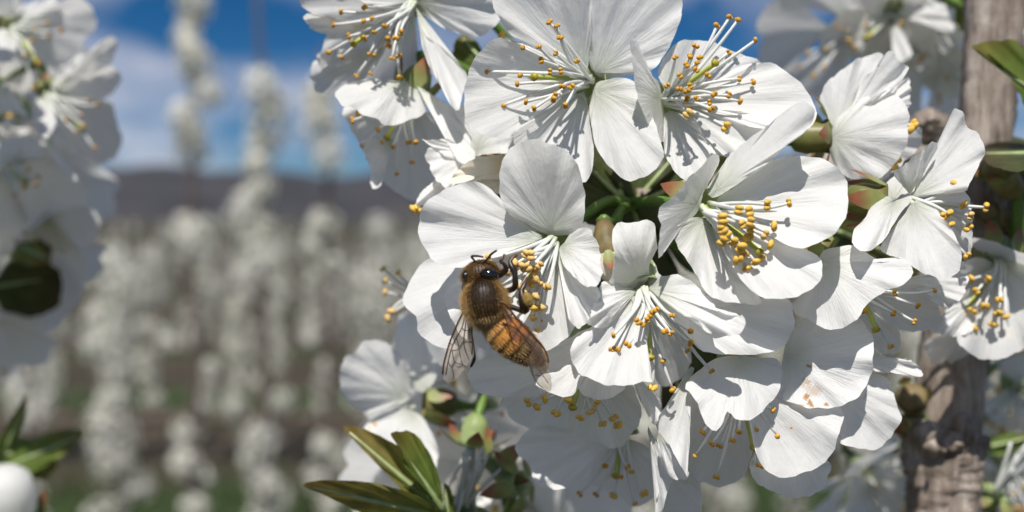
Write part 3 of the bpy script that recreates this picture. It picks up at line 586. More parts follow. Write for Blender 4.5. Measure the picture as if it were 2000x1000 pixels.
blossom('white blossom beside the dark branch, slightly blurred, with shadowed cup of golden anthers', (1953, 508, 19), (-.25, -.6, -.7), [
    ([(1930,500),(1895,478),(1900,465),(1935,470),(1985,490),(2030,508),(2020,528),(1970,515)], -5, dict(tilt=-2)),
    ([(1935,515),(1890,508),(1870,560),(1850,600),(1830,640),(1860,650),(1890,645),(1935,600)], -2, dict(sl=5, cup=-1)),
    ([(1860,600),(1830,625),(1808,640),(1850,655),(1895,650),(1900,620)], -4, dict(base=(1930,560,19))),
    ([(1935,560),(1890,620),(1868,655),(1885,685),(1920,700),(1955,702),(1990,685),(2020,650),(2030,580),(1980,530)], -2, dict(cup=-2)),
    ([(1965,515),(2020,520),(2060,560),(2050,640),(2010,660),(1980,600)], -2, dict(sl=4, tilt=2)),
    ([(1880,650),(1830,655),(1808,670),(1812,700),(1835,712),(1870,705),(1900,680)], 4, dict(sl=4, base=(1940,600,22))),
  ], [(1952,586,1),(1906,569,1),(1924,598,1),(1950,612,1),(1965,619,1),(1940,634,1),(1902,641,1),(1968,655,1),(1895,545,1),(1930,545,1),(1900,607,1)], 9.5, .6, 1, (1880,612), anchor=P(1960,430,30))
# flowers behind, out of focus
blossom('blurred white blossom with rounded lobed petals low behind the bee', (812, 785, 30), (-.6, -.1, -.4), [
    ([(798,770),(798,725),(785,700),(765,675),(735,665),(705,670),(690,690),(672,702),(662,740),(668,765),(685,790),(710,805),(740,800),(775,792)], -4, dict(base=(805,782,29), cup=1.0)),
    ([(815,765),(800,718),(775,690),(770,650),(785,615),(815,610),(850,640),(860,690),(845,750)], 3, dict(base=(825,775,31))),
    ([(790,800),(745,808),(710,835),(735,855),(765,880),(820,900),(845,920),(857,890),(845,850),(822,812)], -4, dict(base=(808,792,29), tilt=2)),
  ], [(722,838,2),(735,830,2)], 9, .2, 2, None, calk=dict(c=(828,786,31), axis=(-.9,.1,-.2), m='calyx_red', deep=5, rad=2.2), anchor=P(930,790,36))
blossom('pale blossom mostly hidden behind the bee flower, only blurred stamens showing', (835, 580, 24), (-.9, .0, -.2), [
    ([(850,600),(830,640),(840,690),(880,720),(930,700),(930,620)], 2, {}),
    ([(850,560),(870,520),(920,500),(960,540),(920,580)], 2, {}),
  ], [(748,525,2),(752,548,2),(752,570,2),(765,608,2),(757,622,2),(778,532,2)], 10, .1, 2, None, cal=False)
Q_ = [
 ('blurred white blossom hanging beside the grey branch, bright top petals over shaded ones', (1735, 30, 52), [
    ([(1725,30),(1690,20),(1665,5),(1650,-15),(1700,-40),(1780,-40),(1790,-5),(1765,25)], -5, dict(tilt=1.5)),
    ([(1775,5),(1800,-15),(1840,5),(1858,40),(1860,65),(1830,55),(1795,30)], -6, dict(tilt=-1)),
    ([(1715,30),(1670,15),(1620,45),(1602,70),(1605,105),(1625,122),(1660,120),(1700,100),(1730,60)], 4, dict(sl=8)),
    ([(1745,45),(1742,90),(1750,120),(1775,115),(1780,100),(1765,65)], -6, dict(tilt=1)),
    ([(1770,40),(1800,60),(1850,55),(1870,100),(1840,110),(1790,90)], 5, dict(sl=8)),
    ([(1822,72),(1850,68),(1858,90),(1845,105),(1830,85)], -2, dict(base=(1800,50,52)))],
   [(1655,60),(1690,50),(1700,70),(1760,45),(1668,92)]),
 ('blurred shaded white blossom below another, its grey petal against the pale branch', (1800, 95, 56), [
    ([(1790,110),(1795,150),(1815,180),(1850,190),(1875,180),(1885,130),(1870,90),(1830,80)], 4, dict(sl=8)),
    ([(1780,105),(1800,110),(1828,108),(1815,125),(1795,135)], -4, {})],
   [(1795,120),(1802,112)]),
]
for lab, c, pts, an in Q_:
    blossom(lab, c, (-.1, -.85, -.45), pts, an, 9, .3, 0, (1690, 75) if c[0] < 1790 else None, anchor=P(1900, 20, 45))
S_ = [
 ('blurred white blossom of the hanging bunch with two brilliantly lit petals and a grey one', (28, 52, 55), [
    ([(30,40),(40,15),(70,3),(108,-8),(112,6),(78,14),(62,36),(45,46)], -7, dict(sl=-9, ruf=.3)),
    ([(18,55),(-5,60),(-20,90),(0,122),(25,116),(33,82),(30,60)], -7, dict(sl=-9, ruf=.3)),
    ([(45,50),(100,10),(150,-5),(180,15),(188,40),(180,65),(160,82),(140,110),(100,130),(50,110)], 3, dict(sl=8, cup=-2)),
    ([(30,65),(60,100),(100,130),(112,150),(90,180),(50,182),(10,165),(0,120)], 4, dict(sl=8)),
    ([(10,40),(-20,10),(0,-30),(40,-20),(40,20)], -2, {})],
   [(92,45),(70,55),(62,80),(118,58),(95,72),(50,110),(75,125),(68,170)], (72,120)),
 ('blurred blossom of the hanging bunch with a bright strap petal above and another below', (95, 180, 56), [
    ([(96,168),(110,140),(140,112),(165,103),(195,102),(202,115),(172,130),(150,145),(115,168)], -7, dict(sl=-9, ruf=.3)),
    ([(85,190),(72,192),(62,215),(65,240),(75,262),(95,266),(108,240),(105,215),(95,195)], -7, dict(sl=-9, ruf=.3)),
    ([(105,175),(150,140),(200,128),(233,138),(232,165),(205,192),(150,192)], 3, dict(sl=8)),
    ([(150,140),(175,100),(212,72),(228,78),(222,112),(200,135)], 6, dict(sl=8)),
    ([(105,190),(160,196),(215,198),(228,235),(238,280),(222,310),(180,316),(140,290),(112,240)], 3, dict(sl=8, cup=-2)),
    ([(80,250),(90,270),(115,300),(145,340),(150,352),(130,345),(100,305)], -3, dict(base=(92,250,54)))],
   [(172,195),(190,205),(160,225),(150,258),(165,245),(130,235),(185,290)], (160,250)),
 ('blurred blossom of the hanging bunch facing down with one white folded petal on top', (15, 330, 56), [
    ([(10,320),(-20,330),(0,280),(25,266),(60,266),(86,285),(76,306),(50,300),(40,290),(22,315)], -8, dict(sl=-9, ruf=.3)),
    ([(25,335),(60,315),(110,325),(150,350),(172,390),(125,425),(60,430),(20,400)], 3, dict(sl=8)),
    ([(10,345),(30,400),(60,440),(20,500),(-30,480),(-20,380)], 2, dict(sl=8)),
    ([(0,215),(0,165),(15,165),(30,190),(50,215),(52,228),(30,220)], -6, dict(base=(0,160,54)))],
   [(55,330),(75,345),(48,365),(30,380),(70,360)], (50,355)),
 ('big grey petalled blossom in deep shade at the bottom of the hanging bunch', (95, 410, 60), [
    ([(90,430),(60,440),(100,480),(140,500),(180,470),(195,430),(160,400)], 2, dict(sl=13, cup=-3)),
    ([(80,430),(100,490),(160,490),(165,560),(130,620),(80,650),(40,600),(40,500)], 4, dict(sl=13, cup=-3)),
    ([(60,440),(20,520),(-30,560),(-40,640),(10,740),(60,690),(90,620),(80,520)], 3, dict(sl=13, cup=-3))],
   [(30,470),(48,455)], None),
]
for lab, c, pts, an, sg in S_:
    blossom(lab, c, (.45, -.7, -.5), pts, an, 10, .4, 0, sg, cal=c[1] < 300, calk=dict(rad=1.5, slen=.002), anchor=P(-60, 200, 62))

# ------------------------------------------------------------------ the honey bee
def bee():
    o = P(950, 590, -6.5)
    root = thing('honey_bee', 'brown and amber striped honey bee clinging to the stamens of a white blossom', 'bee', o)
    ST = np.array([(933,510,-5.2,6),(934,515,-5.3,22),(936,524,-5.5,33),(938,536,-5.8,37),(940,546,-6.0,31),(942,552,-6.2,17),(943,557,-6.4,23),(944,567,-6.7,35),(946,582,-7.0,39),(949,600,-7.0,38),
        (953,614,-6.8,30),(957,623,-6.5,18),(961,629,-6.4,20),(969,637,-6.4,30),(984,650,-6.4,36),(1002,664,-6.3,37),(1020,678,-6.2,34),(1037,691,-6.0,27),(1052,702,-5.8,16),(1062,709,-5.6,4)], float)
    ns = len(ST); q = np.linspace(0, ns-1, 115); C = []
    full = np.stack([np.interp(q, np.arange(ns), ST[:, k]) for k in range(4)], 1)
    for k in range(4): full[:, k] = np.convolve(np.pad(full[:, k], 3, 'edge'), np.ones(7)/7, 'valid')
    cen = np.array([P(a, b, c) for a, b, c, _ in full]); rad = full[:, 3]/19.3*.001
    # tergite steps on the abdomen
    for i, s in enumerate(q):
        if s > 13: 
            f = ((s-13)/6*6.0) % 1; rad[i] *= 1 + .035*(f-.5)
    nseg = 36; V = []; pc = []
    T = np.gradient(cen, axis=0); T /= np.linalg.norm(T, axis=1)[:, None]
    for i in range(len(q)):
        w_ = np.cross(T[i], FWD); w_ /= np.linalg.norm(w_); dp = np.cross(w_, T[i]); dp = dp if dp @ FWD < 0 else -dp     # dp towards camera (dorsal)
        fz = .62 if q[i] < 5 else (.88 if q[i] < 11 else .84)
        for k in range(nseg):
            t = 2*math.pi*k/nseg; V.append(cen[i] + rad[i]*(w_*math.cos(t) + dp*fz*math.sin(t))); pc.append((k/nseg, q[i]/(ns-1), .5*math.sin(t)+.5))
    F = [[i*nseg+k, i*nseg+(k+1) % nseg, (i+1)*nseg+(k+1) % nseg, (i+1)*nseg+k] for i in range(len(q)-1) for k in range(nseg)]
    F += [list(range(nseg))[::-1], [(len(q)-1)*nseg+k for k in range(nseg)]]
    V = np.array(V); pc = np.array(pc)
    # body colours along its length
    m, t, N, Lk, out_ = mat('bee_body'); a, s = pc_node(N, Lk)
    tc = N('ShaderNodeTexCoord'); nz = N('ShaderNodeTexNoise', i_Scale=1500.0, i_Detail=3.0); Lk(tc.outputs['Object'], nz.inputs['Vector'])
    ad = N('ShaderNodeMath', operation='MULTIPLY_ADD'); Lk(nz.outputs[0], ad.inputs[0]); ad.inputs[1].default_value = .012; Lk(s.outputs[1], ad.inputs[2])
    K = (.022, .013, .007); B = (.06, .03, .012); A_ = (.56, .24, .04); A2 = (.38, .15, .03); G_ = (.26, .17, .07)
    T_ = (.10, .055, .02)
    st = [(0, B), (.27, B), (.31, K), (.55, K), (.60, B), (.65, A2), (.685, A_), (.71, A_), (.722, K), (.735, A_), (.765, A_), (.778, K), (.792, A_), (.818, A2), (.83, K), (.846, G_), (.862, T_), (.876, K), (.892, G_), (.91, B), (.93, K), (.96, T_), (1.0, K)]
    rp = ramp(N, st); Lk(ad.outputs[0], rp.inputs[0])
    b = N('ShaderNodeBsdfPrincipled', i_Roughness=.5); b.inputs['Specular IOR Level'].default_value = .35; Lk(rp.outputs[0], b.inputs['Base Color'])
    bp = N('ShaderNodeBump', i_Strength=.6, i_Distance=.00006); Lk(nz.outputs[0], bp.inputs['Height']); Lk(bp.outputs[0], b.inputs['Normal']); Lk(b.outputs[0], out_.inputs[0])
    link('body', mesh('body', V, F, m, pc, orig=o), root)
    # fur
    nrm = np.zeros_like(V); cr_ = np.repeat(cen, nseg, 0); nrm = V - cr_; nrm /= np.linalg.norm(nrm, axis=1)[:, None] + 1e-12; Tr = np.repeat(T, nseg, 0)
    HV = []; HF = []; HP = []
    idx = rng.integers(0, len(V), 42000)
    for i in idx:
        s_ = pc[i, 1]*(ns-1); dors = pc[i, 2]
        if s_ < 5: dens, ln, c = 1.1, .00042, .5
        elif s_ < 11.6: 
            dens, ln, c = 1.4, .00085*(1.0 if dors < .8 else .42), .78 if dors < .80 else (.55 if dors < .90 else .28)
            if s_ > 9.6: ln *= 1.15; c = .85
        else:
            f = ((s_-13)/6*6.0) % 1; dens, ln, c = (1.0 if f < .5 else .3), .00026, .78 if s_ < 16 else .7
            if s_ < 13.3: ln, dens, c = .0005, .8, .85
        if random.random() > dens*.62: continue
        p_ = V[i] + rng.normal(0, .00004, 3); d = nrm[i] + Tr[i]*random.uniform(.2, .9) + rng.normal(0, .28, 3); d /= np.linalg.norm(d); l = ln*random.uniform(.55, 1.25)
        e1 = np.cross(d, [.3, .2, .9]); e1 /= np.linalg.norm(e1); e2 = np.cross(d, e1); r_ = .000013; k = len(HV)
        HV += [p_ + e1*r_, p_ + e2*r_ - e1*r_*.5, p_ - e2*r_ - e1*r_*.5, p_ + d*l]; HF += [[k, k+1, k+3], [k+1, k+2, k+3], [k+2, k, k+3]]
        HP += [(0, c + random.uniform(-.12, .12), 0)]*4
    M['fur'] = simple('bee_fur', [(0, (.03, .018, .008)), (.3, (.16, .085, .025)), (.7, (.62, .40, .15)), (1, (.74, .55, .28))], .6, .25, 300, nmix=.1)
    tag(link('fur', mesh('fur', HV, HF, M['fur'], HP, smooth=False, orig=o), root), kind='stuff')
    # eyes
    M['eye'] = simple('bee_eye', [(0, (.008, .006, .005)), (1, (.008, .006, .005))], .12, 0, 9000, nmix=.3, spec=.8)
    for (x, y, d, rx, ry, rz, an) in ((911, 540, -5.9, 10, 15, 17, .2), (956, 537, -6.7, 19, 14, 14, -.15)):
        u = (RIGHT*math.cos(an)+UP*math.sin(an)); v = (UP*math.cos(an)-RIGHT*math.sin(an)); f = .001/19.3
        EV, EF = ellipsoid(P(x, y, d), np.array([u*rx*f, v*ry*f, FWD*rz*f]), 20, 14)
        link('eye', mesh('eye', EV, EF, M['eye'], np.full((len(EV), 3), .5), orig=o), root)
    M['leg'] = simple('bee_leg', [(0, (.025, .014, .008)), (.75, (.03, .015, .008)), (1, (.12, .045, .015))], .35, 0, 1800, nmix=.5, spec=.5)
    def limb(nm, pts, rad_, parent=root, m='leg'):
        pth = catmull([P(*p) for p in pts], 26); rr = np.interp(np.linspace(0, 1, 26), np.linspace(0, 1, len(rad_)), rad_)*.001/19
        V_, F_, p_ = tube(pth, rr, 8); return link(nm, mesh(nm, V_, F_, M[m], p_, orig=o), parent)
    limb('antenna', [(931,515,-5.6),(926,508,-6.0),(921,501,-6.3),(932,500,-6.7),(944,502,-7)], [2.2,2,2.4,2.2,2])
    limb('antenna', [(944,513,-6.2),(952,505,-6.7),(959,497,-7.2),(970,489,-7.6)], [2.2,2,2.6,2.2])
    l1 = limb('leg', [(958,552,-5.5),(972,540,-5.8),(988,527,-6.4),(984,515,-6.6),(977,511,-6.6),(983,503,-6.5),(985,497,-6.3)], [5,6,7,6.5,3.5,3,2.5])
    l2 = limb('leg', [(972,572,-5.5),(995,567,-6.2),(1006,560,-6.9),(1006,545,-7.2),(1005,531,-7.1),(997,515,-6.9),(1000,504,-6.7),(1010,498,-6.5)], [5,6,6,6.5,5.5,7,4,3])
    l3 = limb('leg', [(980,596,-6.3),(1000,600,-6.8),(1024,608,-7.4),(1026,602,-7.6),(1022,588,-7.7),(1019,572,-7.6),(1021,562,-7.4),(1026,552,-7.1),(1030,542,-6.8)], [4,6,5.5,6,10,9,5,5,3])
    M['pollen'] = simple('pollen_load', [(0, (.30, .19, .045)), (1, (.34, .22, .06))], .8, 0, 2500, nmix=.4, bump=.00008)
    f = .001/19.3
    PV_, PF_ = ellipsoid(P(1031, 586, -8.2), np.array([(RIGHT*.9+UP*.3)*11*f, (UP*.95-RIGHT*.3)*16*f, FWD*9*f]), 16, 12); PV_ += rng.normal(0, .00002, PV_.shape)
    link('pollen_basket', mesh('pollen_basket', PV_, PF_, M['pollen'], np.full((len(PV_), 3), .5), orig=o), l3)
    limb('leg', [(925,622,-6.0),(918,650,-5.2),(922,680,-4.6),(926,700,-4.2),(920,716,-3.6)], [4,5,6,4,2.5])
    limb('leg', [(925,575,-5.6),(910,570,-4.8),(905,560,-4.0),(912,548,-3.4)], [4,4.5,4,2.5])
    limb('leg', [(930,552,-5.0),(922,540,-4.2),(926,520,-3.6),(935,508,-3.2)], [4,4.5,4,2.5])
    # wings
    def wing_mat(name, tint, fac):
        m, t, N, Lk, out_ = mat(name)
        tr = N('ShaderNodeBsdfTransparent'); tr.inputs[0].default_value = (*tint, 1)
        gl = N('ShaderNodeBsdfGlossy', i_Roughness=.18); gl.inputs[0].default_value = (.9, .85, .8, 1)
        tl = N('ShaderNodeBsdfDiffuse'); tl.inputs[0].default_value = (.70, .62, .52, 1)
        tc = N('ShaderNodeTexCoord'); nz = N('ShaderNodeTexNoise', i_Scale=900.0, i_Detail=3.0); Lk(tc.outputs['Object'], nz.inputs['Vector'])
        bp = N('ShaderNodeBump', i_Strength=.7, i_Distance=.0001); Lk(nz.outputs[0], bp.inputs['Height']); Lk(bp.outputs[0], gl.inputs['Normal'])
        m1 = N('ShaderNodeMixShader'); m1.inputs[0].default_value = fac; Lk(tr.outputs[0], m1.inputs[1]); Lk(tl.outputs[0], m1.inputs[2])
        m2 = N('ShaderNodeMixShader'); m2.inputs[0].default_value = .07; Lk(m1.outputs[0], m2.inputs[1]); Lk(gl.outputs[0], m2.inputs[2]); Lk(m2.outputs[0], out_.inputs[0]); return m
    M['wing'] = wing_mat('wing_clear', (.90, .85, .78), .34); M['wing_amber'] = wing_mat('wing_amber', (.78, .58, .42), .12)
    M['vein'] = simple('wing_vein', [(0, (.10, .035, .015)), (1, (.13, .06, .03))], .4, 0, nmix=.1)
    c7 = lambda p: (840 + p[0]/3.125, 460 + p[1]/3.125)
    def wing(label, root_pt, pts, dt, mat_, veins, **kw):
        base = (*c7(root_pt), kw.pop('bd')); me, _ = petal_mesh(base, [c7(p) for p in pts], dt, ruf=.12, m=mat_, name='wing', shift=1, orig=o, **kw)
        wg = link('wing', me, root); wg['label'] = label
        cen2 = np.mean([c7(p) for p in pts], 0); ax = cen2 - base[:2]; axl = np.linalg.norm(ax); ax /= axl; am = max((np.array(c7(p)) - base[:2]) @ ax for p in pts)
        parts = []
        for vs_, w_ in veins:
            p2 = [c7(p) for p in vs_]; pl = [P(p[0], p[1], base[2] + dt*max(0, ((np.array(p) - base[:2]) @ ax)/am) - .06) for p in p2]
            pl = catmull(pl, max(6, 3*len(pl))); parts.append(tube(pl, w_*.001/19, 5))
        V_, F_, p_ = join(parts); link('vein', mesh('vein', V_, F_, M['vein'], p_, orig=o), wg)
    wing('amber tinted forewing folded over the abdomen', (425,400), [(420,402),(470,430),(540,520),(620,600),(690,680),(720,740),(725,800),(695,827),(640,812),(560,750),(520,710),(485,600),(445,470)], 2.6, 'wing_amber',
         [([(422,402),(470,430),(540,520),(620,600),(690,680),(718,740),(722,775)], 1.9), ([(425,405),(450,480),(490,600),(520,700),(540,750)], 1.0), ([(430,410),(500,520),(560,600),(620,680)], 1.0), ([(560,600),(545,660),(520,705)], .7), ([(620,680),(680,740),(715,770)], .6), ([(620,680),(600,740),(610,790)], .6), ([(500,520),(480,560)], .6)], bd=-9.2, NJ=60)
    wing('hind wing tip showing pale beyond the abdomen', (600,700), [(600,720),(690,760),(725,830),(745,900),(738,938),(700,946),(655,905),(622,860),(605,810)], 1.6, 'wing',
         [([(605,740),(625,840),(660,905),(690,930)], .7), ([(610,740),(680,840),(720,900)], .6), ([(640,850),(690,860)], .5)], bd=-6.2)
    wing('spread clear forewing with brown veins', (222,440), [(212,442),(170,530),(120,650),(82,780),(78,850),(98,902),(140,890),(200,825),(262,740),(265,680),(257,600),(252,500),(238,448)], 1.8, 'wing',
         [([(214,442),(170,530),(120,650),(84,780),(78,845)], 1.8), ([(222,442),(195,560),(160,620),(130,690),(110,770),(96,850)], 1.0), ([(228,445),(215,560),(205,640),(215,700),(240,760)], 1.0), ([(238,448),(250,540),(258,640),(255,720)], .9), ([(195,565),(215,580),(250,575)], .8), ([(160,620),(175,690),(135,700)], .8), ([(175,690),(205,640)], .7), ([(135,700),(150,770),(200,790),(222,800)], .8), ([(175,690),(190,760),(200,790)], .7), ([(110,770),(130,800),(150,770)], .7), ([(130,800),(145,850),(135,885)], .7), ([(205,640),(230,650),(256,640)], .7), ([(120,655),(140,665),(160,620)], .7)], bd=-7.0, NJ=60)
bee()

# ------------------------------------------------------------------ branch, spurs, buds, leaves
def bark_mat():
    m, t, N, Lk, o = mat('cherry_bark'); tc = N('ShaderNodeTexCoord'); a, s = pc_node(N, Lk)
    mp = N('ShaderNodeMapping', i_Scale=(900, 900, 140)); Lk(tc.outputs['Object'], mp.inputs[0]); n1 = N('ShaderNodeTexNoise', i_Scale=1.0, i_Detail=6.0, i_Roughness=.6); Lk(mp.outputs[0], n1.inputs['Vector'])
    n2 = N('ShaderNodeTexNoise', i_Scale=160.0, i_Detail=5.0); Lk(tc.outputs['Object'], n2.inputs['Vector'])
    r1 = ramp(N, [(.3, (.16, .12, .095)), (.5, (.34, .28, .23)), (.7, (.52, .46, .40))]); Lk(n1.outputs[0], r1.inputs[0])
    r2 = ramp(N, [(.3, (.5, .45, .42)), (.65, (1, 1, 1))]); Lk(n2.outputs[0], r2.inputs[0])
    mu = N('ShaderNodeMixRGB', blend_type='MULTIPLY'); mu.inputs[0].default_value = 1; Lk(r1.outputs[0], mu.inputs[1]); Lk(r2.outputs[0], mu.inputs[2])
    b = N('ShaderNodeBsdfPrincipled', i_Roughness=.6); Lk(mu.outputs[0], b.inputs['Base Color'])
    bp = N('ShaderNodeBump', i_Strength=1.0, i_Distance=.0004); Lk(n1.outputs[0], bp.inputs['Height']); Lk(bp.outputs[0], b.inputs['Normal']); Lk(b.outputs[0], o.inputs[0]); return m
M['bark'] = bark_mat()
def branch_tube(pts, rads, n=90, sides=28, rough=.00025):
    path = catmull([P(*p) for p in pts], n); rr = np.interp(np.linspace(0, 1, n), np.linspace(0, 1, len(rads)), rads)*.001
    V, F, pc = tube(path, rr, sides); i = np.repeat(np.arange(n), sides); k = np.tile(np.arange(sides), n)
    c = path[i]; dr = V - c; dr /= np.linalg.norm(dr, axis=1)[:, None]
    amp = rough*(np.sin(k*2*math.pi/sides*3 + i*.05) + .8*np.sin(k*2*math.pi/sides*7 - i*.07 + np.sin(i*.2)) + .5*np.sin(k*2*math.pi/sides*11 + i*.1) + .25*np.sin(i*.7 + 2*np.sin(k*.4)) + rng.normal(0, .4, len(i)))
    return V + dr*amp[:, None], F, pc
ob = P(1850, 980, 31)
br = thing('cherry_branch', 'upright grey brown cherry branch with rough bark beside the flower cluster', 'branch', ob)
top = branch_tube([(1955,-140,32),(1945,0,32),(1932,140,32),(1920,280,32),(1902,430,33),(1880,580,33),(1862,700,33),(1852,790,33),(1848,850,33)], [3.9,3.9,3.7,3.5,3.7,4.0,4.3,4.5,4.9])
low = branch_tube([(1848,835,31),(1842,880,31),(1838,940,31),(1836,1010,31),(1836,1120,31)], [4.9,4.9,4.7,4.7,4.8], n=50, rough=.0004)
link('upper_stem', mesh('upper_stem', top[0], top[1], M['bark'], top[2], orig=ob), br)
link('lower_stem', mesh('lower_stem', low[0], low[1], M['bark'], low[2], orig=ob), br)
# collar of split bark where the older wood meets the shoot, and a knob
for x, y, d, rx, ry in ((1800,845,28,2.6,2.0),(1880,850,28,1.6,3.2),(1850,862,27.5,3.2,1.6),(1822,868,27.5,2.2,1.7)):
    V, F = ellipsoid(P(x, y, d), np.array([RIGHT*rx*.001, UP*ry*.001, FWD*.0022]), 14, 10); V += rng.normal(0, .00016, V.shape)
    link('bark_knob', mesh('bark_knob', V, F, M['bark'], np.full((len(V), 3), .5), orig=ob), br)
tw = branch_tube([(1905,330,32),(1780,300,34),(1600,330,30),(1420,370,26),(1300,395,23),(1238,402,21)], [2.2,2.0,1.9,1.9,2.0,2.4], n=60, sides=14, rough=.00018)
link('spur', mesh('spur', tw[0], tw[1], M['bark'], tw[2], orig=ob), br)
tw = branch_tube([(1905,360,33),(1950,330,34),(1975,400,33),(1970,450,31)], [1.8,1.4,1.2,1.2], n=26, sides=12, rough=.00015)
link('spur', mesh('spur', tw[0], tw[1], M['bark'], tw[2], orig=ob), br)
kn = ellipsoid(P(1812, 245, 33), np.array([RIGHT*.003, UP*.0022, FWD*.002]), 14, 10); kv = kn[0] + rng.normal(0, .00025, kn[0].shape)
link('bud_scar', mesh('bud_scar', kv, kn[1], M['bark'], np.full((len(kv), 3), .5), orig=ob), br)

def bud(label, c, dirv, ln, r, mc='calyx_red', mp='petal_cream', split=.55, ped=None, name='flower_bud', cat='bud'):
    """unopened flower: calyx cup with a ball of petals at the tip"""
    o = P(*c); root = thing(name, label, cat, o); A = axis_w(dirv); u, v = frame(A); n = 14; ln *= .001; r *= .001
    def lathe(prof, m, nm, parent):
        V = [o + A*h*ln + (rr*r)*(u*math.cos(2*math.pi*k/n) + v*math.sin(2*math.pi*k/n)) for h, rr in prof for k in range(n)]
        F = [[i*n+k, i*n+(k+1) % n, (i+1)*n+(k+1) % n, (i+1)*n+k] for i in range(len(prof)-1) for k in range(n)]
        pc = [(k/n, i/(len(prof)-1), .4) for i in range(len(prof)) for k in range(n)]
        return link(nm, mesh(nm, V, F, M[m], pc, orig=o), parent)
    cx = lathe([(-.5, .25), (-.45, .55), (-.3, .85), (-.1, .95), (split-.5, 1.0), (split-.47, .9)], mc, 'calyx', root)
    lathe([(split-.6, .8), (split-.45, .93), ((split)*.3+.08, 1.0), (.36, .85), (.46, .5), (.5, .02)], mp, 'petal', root)
    for k in range(4):
        t = k*1.57 + .4; e = u*math.cos(t) + v*math.sin(t)
        link('sepal', leaflet(o + A*ln*(split-.5) + e*r*.98, A*.9 + e*.15, np.cross(A, e), e, ln*.38, r*.5, .15, orig=o), cx)
    if ped is not None: pedicel(root, [P(*p) for p in ped] + [o - A*ln*.5, o - A*ln*.45], o)
    return root
bud('cream bud with brown green calyx wedged between two open blossoms', (1187, 490, 3), (.1, -.9, -.3), 7.5, 1.55, 'bud_brown', ped=[(1240,400,20),(1215,410,14),(1195,435,8)])
# half open bud showing two cream petals
hb = P(945, 345, 7); hr = thing('flower_bud', 'half open cream bud behind the top petal of the bee flower', 'bud', hb)
for pts, dt, kw in (([(985,305),(950,305),(920,312),(890,335),(876,358),(910,356),(945,350),(988,344)], -3.5, dict(base=(1000,325,8), cup=-1.5)),
                    ([(988,345),(950,350),(912,354),(930,362),(955,374),(985,378)], -2, dict(base=(1000,350,9)))):
    link('petal', petal_mesh(kw.pop('base'), pts, dt, m='petal_cream', orig=hb, **kw)[0], hr)
link('calyx', petal_mesh((1010,318,9), [(1000,302),(960,300),(930,306),(950,304),(985,308),(1000,316)], -1, m='sepal', name='calyx', orig=hb)[0], hr)
bud('green pointed bud with reddish tip drooping beside the branch', (1960, 348, 24), (-.55, .55, -.3), 7.2, 2.0, 'calyx_red', 'calyx_red', .6, ped=[(1990,470,28),(1985,420,26)])
bud('smaller green bud behind the drooping pointed one', (1985, 320, 27), (-.4, .8, 0), 6, 1.5, 'calyx_red', 'calyx_red', .6, ped=[(1995,470,30),(1992,400,28)])
bud('small dark bud between the blurred blossom and the pointed buds', (1945, 420, 28), (-.5, .2, -.2), 5, 1.5, 'bud_brown', 'bud_brown', .6, ped=[(1990,480,31),(1975,440,29)])
bud('round red and green bud on the dark branch below the pale petal', (1782, 782, 28), (-.3, .3, -.6), 5, 2.1, 'calyx_red', 'bud_brown', .7, ped=[(1815,840,31),(1800,815,30)])
bud('small orange brown bud above the split bark collar', (1768, 828, 28), (-.8, -.1, -.4), 4, 1.4, 'bud_brown', 'sepal', .6, ped=[(1810,850,31),(1795,838,30)])
bud('round white bud beneath the green leaves of the hanging bunch', (10, 985, 62), (.1, .9, -.3), 14, 5.0, 'calyx', 'petal', .2)
# fading flowers with green calyx cups under the bee
def spent(label, c, dirv, s=1.0, fil=True, ped=None):
    o = P(*c); root = thing('fading_blossom', label, 'blossom', o)
    e = calyx(root, c, dirv, o, rad=1.9*s, deep=4.2*s, m='calyx', reflex=.25)
    A = axis_w(dirv)
    if fil:
        for k in range(9):
            d = A + rng.normal(0, .16, 3); T = P(*c) + d*.0085*s; V, F, pc = tube(bez(P(*c)-A*.001, (P(*c)+T)/2+rng.normal(0, .0004, 3), T, 6), np.linspace(.0003, .0002, 6), 5)
            s_ = link('stamen', mesh('stamen', V, F, M['filament'], pc, orig=o), root)
    if ped: pedicel(root, [P(*p) for p in ped] + [e, e + A*.0005], o)
spent('green calyx of a fading flower with white filaments hanging straight down', (922, 872, 24), (-.15, -.95, -.1), 1.05, ped=[(945,760,27),(938,800,25),(928,830,24)])
spent('fading flower with pale green cup and lobed sepals beside the crinkled petal', (965, 915, 22), (-.5, -.3, -.5), .8, False, ped=[(990,990,28),(985,950,25)])
spent('fading flower with bright green cup low beneath the crinkled petal', (1020, 945, 20), (.6, .2, -.5), .9, False, ped=[(990,1000,27),(1000,970,24)])
spent('fading flower with reddish cup and short stamens in the shade of the bee', (905, 985, 24), (.2, .7, -.3), 1.0, True, ped=[(930,1060,28),(915,1020,26)])

def leaf(label, base, pts, dt, m='leaf', group=None, stalk=None, **kw):
    o = P(*base); root = thing('cherry_leaf', label, 'leaf', o, group)
    link('blade', petal_mesh(base, pts, dt, m=m, name='blade', shift=2, orig=o, **kw)[0], root)
    cen = np.mean(pts, 0); far = max(pts, key=lambda p: math.hypot(p[0]-base[0], p[1]-base[1]))
    rib = [P(*base), P((base[0]+far[0])/2, (base[1]+far[1])/2, base[2]+dt*.5-.35), P(far[0]*.93+base[0]*.07, far[1]*.93+base[1]*.07, base[2]+dt*.95-.15)]
    V, F, pc = tube(catmull(rib, 12), np.linspace(.00045, .00012, 12), 6); link('midrib', mesh('midrib', V, F, M['calyx'], pc, orig=o), root)
    if stalk:
        V, F, pc = tube(catmull([P(*p) for p in stalk] + [P(*base)], 10), .0006, 7); link('leaf_stalk', mesh('leaf_stalk', V, F, M['stalk'], pc, orig=o), root)
    return root
